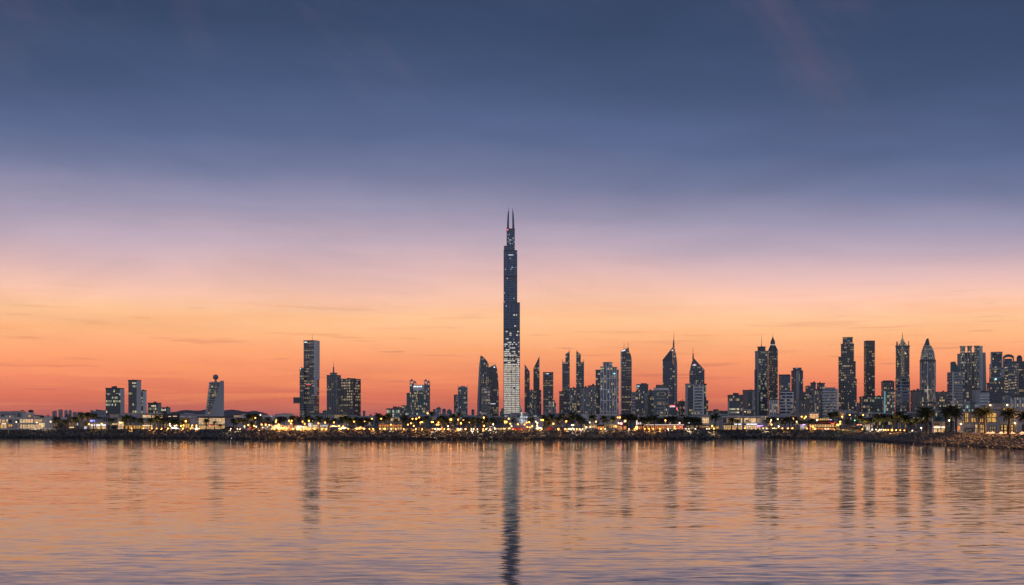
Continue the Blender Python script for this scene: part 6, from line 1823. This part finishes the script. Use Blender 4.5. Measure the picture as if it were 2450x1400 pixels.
LL = """39,1010,w 88,1011,w 121,1009,w,1.2 213,1015,a 243,1014,y 315,1028,a 343,1028,a 363,1028,a 375,1028,a 387,1028,a 402,1028,a 406,1014,w 408,1019,w 418,1019,w,1.2 422,1018,w 433,1019,a 439,1018,a
444.5,1008,a,2.2 438,1028,a 456,1028,a 476,1028,a 460,1018,y 470,1018,y 470,1021,w 552,1028,w 568,1028,w 575,1028,w 594,1017,y 585,1020,w 611,1000,a 623,993,w 608,1019,a 613,1021,w 626,1016,a 636,1016,a 644,1017,w
629,1023,w 661,1006,a 660,1010,a 667,1016,a 692,1007,a,1.5 698,1007,a 696,1013,a 656,1028,a 669,1027,a,1.8 686,1027,a 701,1027,a,1.9 718,1028,a 724,1009,a 729,1014,a 739,1007,y,1.4 747,1008,y,1.4 762,1013,a 778,1011,a 740,1028,a
752,1027,a 770,1028,a 780,1028,a 799,1011,a 811,1019,y 821,1020,y 847,1009,a 872,1008,a 890,1002,a 912,1002,a 815,1028,a 833,1028,a 854,1028,a 860,1028,a 871,1028,a 884,1028,a 893,1028,a 909,1028,a 920,1027,a,3.2 936,1028,w
947,1027,a 966,1028,a 987,1002,a 996,1002,a,1.4 983,1013,a 976,1016,a 990,1019,a 995,1028,a 935,1016,y 1003,999,a 1006,1011,a 1010,1010,y 1010,1028,a 1023,989,a 1033,1010,a 1036,1010,a 1049,1011,a 1045,1016,a 1049,1016,a 1072,1020,w
1078.5,1004,a,2.6 1103,1013,a,1.6 1109,1005,a,1.5 1096,1004,a 1122,1011,y 1042,1028,w 1048,1028,w 1053,1028,w 1063,1028,a 1073,1028,a,1.4 1095,1028,a,1.4 1102,1028,w 1114,1029,a,1.4 1128,1028,w 1133,1028,w,1.3 1142,1028,w 1156,1028,a
1163,1028,w 1172,1028,w 1158,1019,a,1.8 1157.5,999,a 1180,1015,w 1184,1028,w 1208,1009,y,1.3 1212,1009,y,1.3 1217,1002,y 1221,1014,y 1239,1015,a 1224,1020,w 1260,1011,a 1266,1010,a 1282,1009,w 1295,1005,a,1.2 1299,1005,a,1.2 1324,1014,a,1.4
1355,1008,a,1.3 1368,1017,w 1372,1017,w 1286,1012,w 1285,1018,w 1255,1016,a 1273,1020,y 1262,1022,a 1268,1023,y 1287,1028,a 1296,1028,a 1336,1027,a,2.6 1352,1028,a 1380,1028,a 1387,1028,w 1394,1028,w 1360,1028,w 1366,1028,w 1372,1028,w
1411,1011,w 1426,1009,a,1.2 1403,1022,w 1412,1022,w 1473,1020,a 1448,1028,w,1.2 1438,1028,a 1483,999,a,1.4 1478,999,a 1480,1013,w 1505,1028,w 1518,1028,a 1543,1028,a 1553,1028,a,1.2 1563,1028,a 1579,1028,a 1598,1028,w,1.3 1592,1006,a,1.3 1626,1012,w,1.3
1622,1016,r 1614,1021,y 1641,1028,w 1648,1028,w 1664,1028,w 1691,1027,w 1697,1027,w 1708,1027,y,2.0 1704,1019,y,1.3 1782,1027,a,1.3 1826,1027,a,1.3 1834,1027,w,1.3 1872,1028,a,1.3 1885,1028,a,1.3 1896,1028,a,1.3 1845,1005,w 1861,1003,w 1846,1016,y,1.3
1863,1020,w,1.2 1898,1001,a 1906,1009,w 1918,997,y,1.3 1928,997,y,1.3 1925,1001,y 1931,1028,a 1950,1027,a,1.8 1955,1005,w,1.6 2015,997,a,1.3,6 2033,993,a,1.2,9 2065,993,a,1,9 2010,1009,y 2010,1014,y,1.2 2006,1017,y 2003,1016,y 2045,1006,g 1982,1029,w 1975,1029,w
2063,1029,a 2087,1030,w,1.3 2096,1031,w 2104,1031,w 2109,1030,w 2114,1031,w 2119,1031,a 2125,1031,a 2134,1029,y,3.0 2144,1030,a 2154,1031,a 2164,1032,a 2183,1031,w 2204,1024,w 2271,1006,w,1,2"""
for tok in LL.split():
    pr = tok.split(',')
    lamp(float(pr[0]), float(pr[1]), pr[2], *[float(v) for v in pr[3:]])

# tall shielded lamp masts behind the near terrace; they throw the palm shadows down the stone slope
for i, (X_, Y_, h_, p_) in enumerate(((198, 388, 17.0, 230000.0), (196, 338, 16.0, 120000.0))):
    e = link('lamp_mast', None, None, (X_, Y_, G))
    tag(e, f'tall shielded lamp mast beyond the right edge, {("near the villa", "farther from the villa")[i]}', 'lamp', 'lamp masts')
    link('post', POST, e, (0, 0, 0), (0, 0, 0), (1.6, 1.6, h_))
    link('lamp_head', Geo().box(-1.1, .2, -.3, .3, h_ - .1, h_ + .15).mesh('lamp_head', M_POST), e)
    ld = bpy.data.lights.new('lamp_light', 'SPOT')
    ld.energy = p_; ld.color = (1.0, .44, .14); ld.spot_size = R(100); ld.spot_blend = .5; ld.shadow_soft_size = .15
    lo_ = link('lamp_light', ld, e, (-.8, 0, h_ - .25))
    lo_.rotation_euler = Vector((-1.0, .12 if i == 0 else 0, -.62)).to_track_quat('-Z', 'Y').to_euler()

# ================================================================ tents, parasols, stalls
def tent(x0, x1, ytip, yeave, back, lb, name='canvas_tent', fabric=C_FABRIC):
    xc = (x0 + x1) / 2
    b = B(name, lb, xc, behind(xc, back), 'tent' if name == 'canvas_tent' else 'parasol', 'white canvas tents' if name == 'canvas_tent' else 'white parasols on the villa terrace')
    hw = (b.X(x1) - b.X(x0)) / 2
    z0, z1 = b.Z(yeave), b.Z(ytip)
    vs, fs = [], []
    n = 5
    for i in range(n + 1):
        t_ = i / n
        k = (1 - t_) ** 1.35
        zz = z0 + (z1 - z0) * t_
        vs += [(-hw * k, hw - hw * k, zz), (hw * k, hw - hw * k, zz), (hw * k, hw + hw * k, zz), (-hw * k, hw + hw * k, zz)]
    for i in range(n):
        for j in range(4):
            q_ = (j + 1) % 4
            fs.append((4 * i + j, 4 * i + q_, 4 * i + 4 + q_, 4 * i + 4 + j))
    link('canopy', mesh('canopy', vs, fs, fabric), b.e)
    g = Geo()
    for j, (u_, v_) in enumerate(((-1, 0), (1, 0), (1, 2), (-1, 2))):
        if name == 'canvas_tent':
            b.part('pole', Geo().bar((u_ * hw * .96, v_ * hw * .96 + .02 * hw, 0), (u_ * hw * .96, v_ * hw * .96 + .02 * hw, z0 + .05), .06), C_WFRAME)
    if name != 'canvas_tent':
        b.part('pole', Geo().bar((0, hw, 0), (0, hw, z1), .04), C_WOOD)
    b.part('valance', Geo().prism([(-hw, 0), (hw, 0), (hw, .05), (-hw, .05)], z0 - .25, z0 - .01), fabric)
    return b


tent(789, 818, 1016.5, 1019.6, 13, 'white canvas tent with tied-back sides, leftmost of three')
tent(809, 839, 1020.6, 1025.4, 10, 'white pyramid tent, middle of three on the promenade')
tent(846, 876, 1020.6, 1025.4, 10, 'white pyramid tent, rightmost of three on the promenade')
tent(873, 890, 1014, 1018, 24, 'grey-white tent roof behind the three canvas tents')
tent(1281, 1297, 1021, 1025, 11, 'small pale tent with two yellow lamps below the blade-topped towers')
tent(1166, 1186, 1019, 1022, 14, 'flat pale canopy below the sail-shaped towers')
tent(1990, 2002, 1016.5, 1020.5, 16, 'small pale stall tent right of the terrace restaurant')
for i, (x0, x1) in enumerate(((2289, 2303), (2322, 2337), (2332, 2347), (2358, 2371), (2367, 2382), (2388, 2402), (2402, 2413), (2416, 2430), (2438, 2454))):
    tent(x0, x1, 1031.5 + (1 if i % 2 else 0), 1037.2, 9.5 + (i % 3) * 1.2, f'white café parasol on the villa terrace, {ORD[i]} from left', 'terrace_parasol', C_FABRIC if i not in (1, 2) else plain('blue_canvas', (.35, .42, .55), .85, .08))

# ================================================================ people
SKIN = plain('skin', (.35, .2, .14), .6, .05)


def person(x, back, h, pose, top, legs, lb, turn=0.0):
    D = behind(x, back)
    px_, py_, _ = ground_pt(x, D)
    e = link('person', None, None, (px_, py_, G), (0, 0, turn), (h / 1.75,) * 3)
    tag(e, lb, 'person', 'people on the waterfront')
    sit = pose == 'sit'
    hz = .5 if sit else .92
    kz, kf = (.48, -.42) if sit else (.5, -.02)
    J = {'pel': (0, 0, hz), 'wai': (0, 0, hz + .15), 'che': (0, .01, hz + .38), 'nek': (0, 0, hz + .56), 'hed': (0, -.02, hz + .66), 'top': (0, -.01, hz + .80)}
    E = [('pel', 'wai'), ('wai', 'che'), ('che', 'nek'), ('nek', 'hed'), ('hed', 'top')]
    Rr = {'pel': .15, 'wai': .125, 'che': .15, 'nek': .055, 'hed': .095, 'top': .075}
    for s_, n in ((-1, 'l'), (1, 'r')):
        st = .12 * s_ if pose == 'walk' else 0.0
        J.update({'hip' + n: (.1 * s_, 0, hz - .06), 'kne' + n: (.11 * s_, kf - st, kz), 'ank' + n: (.11 * s_, kf + st * 1.6, .09), 'toe' + n: (.12 * s_, kf + st * 1.6 - .14, .04),
                  'sho' + n: (.19 * s_, 0, hz + .5), 'elb' + n: (.26 * s_, .03 + st, hz + .24), 'wri' + n: (.25 * s_, -.1 - st if pose != 'sit' else -.28, hz + .03), 'han' + n: (.245 * s_, -.14 - st if pose != 'sit' else -.38, hz - .06)})
        E += [('pel', 'hip' + n), ('hip' + n, 'kne' + n), ('kne' + n, 'ank' + n), ('ank' + n, 'toe' + n), ('che', 'sho' + n), ('sho' + n, 'elb' + n), ('elb' + n, 'wri' + n), ('wri' + n, 'han' + n)]
        Rr.update({'hip' + n: .1, 'kne' + n: .065, 'ank' + n: .045, 'toe' + n: .04, 'sho' + n: .07, 'elb' + n: .048, 'wri' + n: .035, 'han' + n: .04})
    nm = list(J)
    me = bpy.data.meshes.new('body')
    me.from_pydata([J[k] for k in nm], [(nm.index(a), nm.index(c)) for a, c in E], [])
    o = link('body', me, e)
    sk = o.modifiers.new('skin', 'SKIN')
    for k, v in zip(nm, me.skin_vertices[0].data):
        v.radius = (Rr[k], Rr[k] * (.75 if k in ('pel', 'wai', 'che') else 1)); v.use_root = k == 'pel'
    o.modifiers.new('smooth', 'SUBSURF').levels = 1
    mm, q, p = principled('clothes')
    z_ = q.sep(q.n('ShaderNodeTexCoord').outputs['Object'])[2]
    c = q.mix(q.math('GREATER_THAN', z_, hz + .02), legs, top)
    q.put(p, 'Base Color', q.mix(q.math('GREATER_THAN', z_, hz + .55), c, (.35, .2, .14))); q.put(p, 'Roughness', .8)
    me.materials.append(mm)
    g = Geo().ball((0, .02, hz + .74), .105, 10, 8, 1.0)
    link('hair', g.mesh('hair', plain('dark_hair', (.015, .012, .01), .6, .1), True), e)
    return e


person(2320, 13.5, 1.78, 'stand', (.6, .6, .62), (.02, .02, .03), 'person in a white shirt standing before the shut villa panel', .4)
person(2306, 12.5, 1.7, 'walk', (.25, .06, .05), (.05, .04, .05), 'person in dark red walking by the arched villa door', 1.2)
person(2326, 14, 1.65, 'sit', (.2, .08, .06), (.03, .03, .03), 'person in brown seated right of the person in white')
person(2335.5, 13.5, 1.7, 'stand', (.03, .03, .04), (.02, .02, .03), 'person in black standing by the tall lit villa door', 2.0)
person(2431, 12, 1.72, 'walk', (.2, .05, .04), (.04, .03, .03), 'person in dark red beside the villa porch', -.8)
person(2243, 11.5, 1.75, 'stand', (.02, .02, .02), (.02, .02, .02), 'dark silhouetted person in front of the bright peach shop window', 3.1)
person(2259, 11, 1.7, 'sit', (.05, .03, .03), (.03, .02, .02), 'person seated in front of the golden right shop window')
person(2226, 11, 1.7, 'walk', (.35, .08, .06), (.06, .03, .03), 'person in red walking left of the peach shop', 1.5)
person(206, 11, 1.7, 'walk', (.1, .1, .12), (.05, .05, .06), 'person walking before the blue-signed shop', 1.4)
person(1002, 10, 1.7, 'stand', (.3, .3, .3), (.05, .05, .06), 'person in grey standing below the twin-turret tower', .3)
person(560, 10, 1.7, 'walk', (.12, .05, .05), (.04, .04, .05), 'person walking right of the dark red kiosk', -1.4)
person(1960, 10, 1.7, 'walk', (.3, .25, .2), (.05, .04, .04), 'person walking before the terrace restaurant', 1.5)

# ================================================================ cars
M_TYRE = plain('tyre_rubber', (.015, .015, .015), .8, .1)
M_CGLASS = plain('car_glass', (.012, .014, .018), .08, .1)
M_HEAD = glow_mat('headlight', (1, .95, .85), 4.0)
M_TAIL = glow_mat('taillight', (1, .05, .03), 2.5)
BODY = [(-2.2, .45), (-2.25, .78), (-1.95, .92), (-1.35, .98), (-.75, 1.42), (.75, 1.45), (1.6, 1.0), (2.1, .93), (2.28, .75), (2.25, .42)]


def car(x, back, col, colname, face, lb):
    D = behind(x, back)
    px_, py_, _ = ground_pt(x, D)
    e = link('parked_car', None, None, (px_, py_, G), (0, 0, 0 if face > 0 else math.pi))
    tag(e, lb, 'car', 'cars along the promenade road')
    n = len(BODY)
    vs = []
    for yv, inset in ((-.88, 1.0), (-.80, 1.0), (.80, 1.0), (.88, 1.0)):
        edge_ = abs(yv) > .85
        for (bx, bz) in BODY:
            k = .18 if bz > 1.05 else 0.0
            vs.append((bx * (.985 if edge_ else 1), yv * (1 - k), bz - (.05 if edge_ and bz > .6 else 0)))
    fs = []
    for r_ in range(3):
        for j in range(n):
            q_ = (j + 1) % n
            fs.append((r_ * n + j, r_ * n + q_, (r_ + 1) * n + q_, (r_ + 1) * n + j))
    fs += [tuple(reversed(range(n))), tuple(range(3 * n, 4 * n))]
    link('body', mesh('body', vs, fs, plain('car_paint_' + colname, col, .3, .05)), e)
    for s_ in (-1, 1):
        pl = [(-1.2, 1.0), (-.72, 1.34), (.72, 1.37), (1.4, 1.02)]
        y0 = .80 * s_
        vv = [(a, (.895 - .16 * (c - 1.0) / .4) * s_, c) for a, c in pl] + [(a, (.86 - .16 * (c - 1.0) / .4) * s_, c) for a, c in pl]
        link('side_window', mesh('side_window', vv, [(0, 1, 2, 3), (7, 6, 5, 4), (0, 4, 5, 1), (1, 5, 6, 2), (2, 6, 7, 3), (3, 7, 4, 0)], M_CGLASS), e)
    for wx in (-1.4, 1.4):
        for s_ in (-1, 1):
            wv = link('wheel', Geo().bar((wx, .72 * s_, .33), (wx, .92 * s_, .33), .33, 14).mesh('wheel', M_TYRE), e)
            link('rim', Geo().bar((wx, .90 * s_, .33), (wx, .94 * s_, .33), .2, 10).mesh('rim', W_MT), wv)
    for s_ in (-1, 1):
        link('headlight', Geo().ball((2.22, .6 * s_, .72), .13, 8, 6).mesh('headlight', M_HEAD), e)
        link('taillight', Geo().ball((-2.22, .65 * s_, .78), .11, 8, 6).mesh('taillight', M_TAIL), e)
    return e


for i, (x, bk, col, cn, fc, lb) in enumerate([(416, 13, (.6, .6, .62), 'white', 1, 'white car parked by the black flat-roofed block'), (428, 16, (.3, .31, .33), 'silver', 1, 'silver car right of the white car by the black block'),
        (465, 13, (.6, .6, .62), 'white', 1, 'white car left of the glass showroom'), (604, 13, (.3, .02, .02), 'red', -1, 'red car at the left of the low white houses'), (1040, 14, (.3, .31, .33), 'silver', 1, 'silver car right of the twin-turret tower palms'),
        (1088, 13, (.02, .02, .025), 'black', -1, 'black car below the arch-topped tower'), (1146, 12, (.3, .02, .02), 'red', -1, 'red car below the sail-shaped towers'), (1198, 12, (.6, .6, .62), 'white', 1, 'white car left of the yellow-lit tree'),
        (1216, 14, (.02, .02, .025), 'black', -1, 'black car below the tallest tower'), (1236, 13, (.3, .02, .02), 'red', -1, 'red car below the tallest tower'), (1246, 16, (.3, .02, .02), 'red', -1, 'red car left of the blade-topped towers'),
        (1318, 12, (.3, .02, .02), 'red', 1, 'red car left of the big amber lamp'), (1364, 12, (.6, .6, .62), 'white', 1, 'white car below the pinnacled towers'), (1390, 13, (.3, .31, .33), 'silver', 1, 'silver car right of the pinnacled towers'),
        (1608, 13, (.6, .6, .62), 'white', 1, 'white car below the taller spire tower'), (1643, 11, (.6, .6, .62), 'white', 1, 'white car at the kiosk row'), (1672, 12, (.3, .02, .02), 'red', -1, 'red car right of the kiosk row'),
        (1686, 13, (.02, .02, .025), 'black', 1, 'black car before the lantern house'), (1855, 14, (.3, .31, .33), 'silver', 1, 'silver car right of the blank mauve hall')]):
    car(x, bk, col, cn, fc, lb)

# ================================================================ low city blocks between the shore and the towers
mrg = random.Random(31)
FILL = [(452, 985.6, 700), (575, 992, 800), (610, 990, 900), (640, 991.5, 700), (842, 991, 700), (868, 993, 760), (890, 992.5, 820), (915, 994, 720), (972, 994, 700), (994, 991, 800), (1030, 993.5, 760), (1054, 991, 800), (1076, 989, 780),
        (1098, 986, 820), (1122, 991, 760), (1142, 993, 820), (1162, 994, 860), (1186, 993, 780), (1290, 989, 1000), (1320, 987.5, 1050), (1352, 985, 1050), (1384, 987, 950), (1500, 991, 850), (1525, 993, 820), (1552, 991, 850), (1580, 993, 800), (1612, 991, 850), (1636, 993, 820),
        (1662, 992, 800), (1694, 989, 900), (1722, 988, 800), (1758, 990, 860), (1790, 976, 950), (1826, 992, 860), (1864, 989, 900), (1900, 990, 850), (2004, 981, 900), (2040, 983, 880), (2072, 985, 860), (2096, 984, 900), (2124, 986, 860), (2152, 988, 800), (2186, 983, 860), (2212, 982, 820), (2248, 980, 860), (2276, 985, 800),
        (2316, 982, 820)]
for x, yt, bk in FILL:
    wd = mrg.uniform(22, 38)
    mt = mrg.choice([F_RES, F_OFF, F_RESB, F_NAVY, F_DUSK, F_TEAL])
    yt += 4
    D = shore(x) + bk - 400 + mrg.uniform(-60, 60)
    b = B('low_block', None, x, D, 'building', 'low blocks behind the promenade')
    auto(b.e, 'low grey block', x, 'building', 'low blocks behind the promenade', 'at the foot of')
    pl = b.rect(x - wd / 2, x + wd / 2, 0, 16)
    b.vol('wall', pl, yt + 1.5, mt)
    b.part('parapet', Geo().prism(offset(pl, .3), b.Z(yt + 1.5) - .1, b.Z(yt + 1.5) + 1.0), W_GR)
    b.plant(pl, yt + 1.5, W_RD, 2, 2.4)

# low white wall along the left promenade
b = B('promenade_wall', 'low pale wall along the promenade in front of the villas', 60, behind(60, 8.5), 'wall')
b.vol('wall', b.rect(-30, 150, 0, .3), 1026.3, C_WHITE); b.vol('coping', b.rect(-30, 150, -.06, .42), 1025.8, C_WHITE, 1026.28)

# ================================================================ air
hz_m = bpy.data.materials.new('haze')
hz_m.use_nodes = True
hn = N(hz_m.node_tree)
pv = hn.n('ShaderNodeVolumePrincipled')
hn.put(pv, 'Color', (.88, .88, .93)); hn.put(pv, 'Density', HAZE)
ho = hn.n('ShaderNodeOutputMaterial')
hn.t.links.new(pv.outputs[0], ho.inputs['Volume'])
if HAZE > 0:
    g = Geo().box(-5500, 5500, -300, 6400, -3, 520)
    tag(link('haze', g.mesh('haze', hz_m)), 'thin evening haze over the bay and city', 'haze', kind='stuff')

finish_labels()
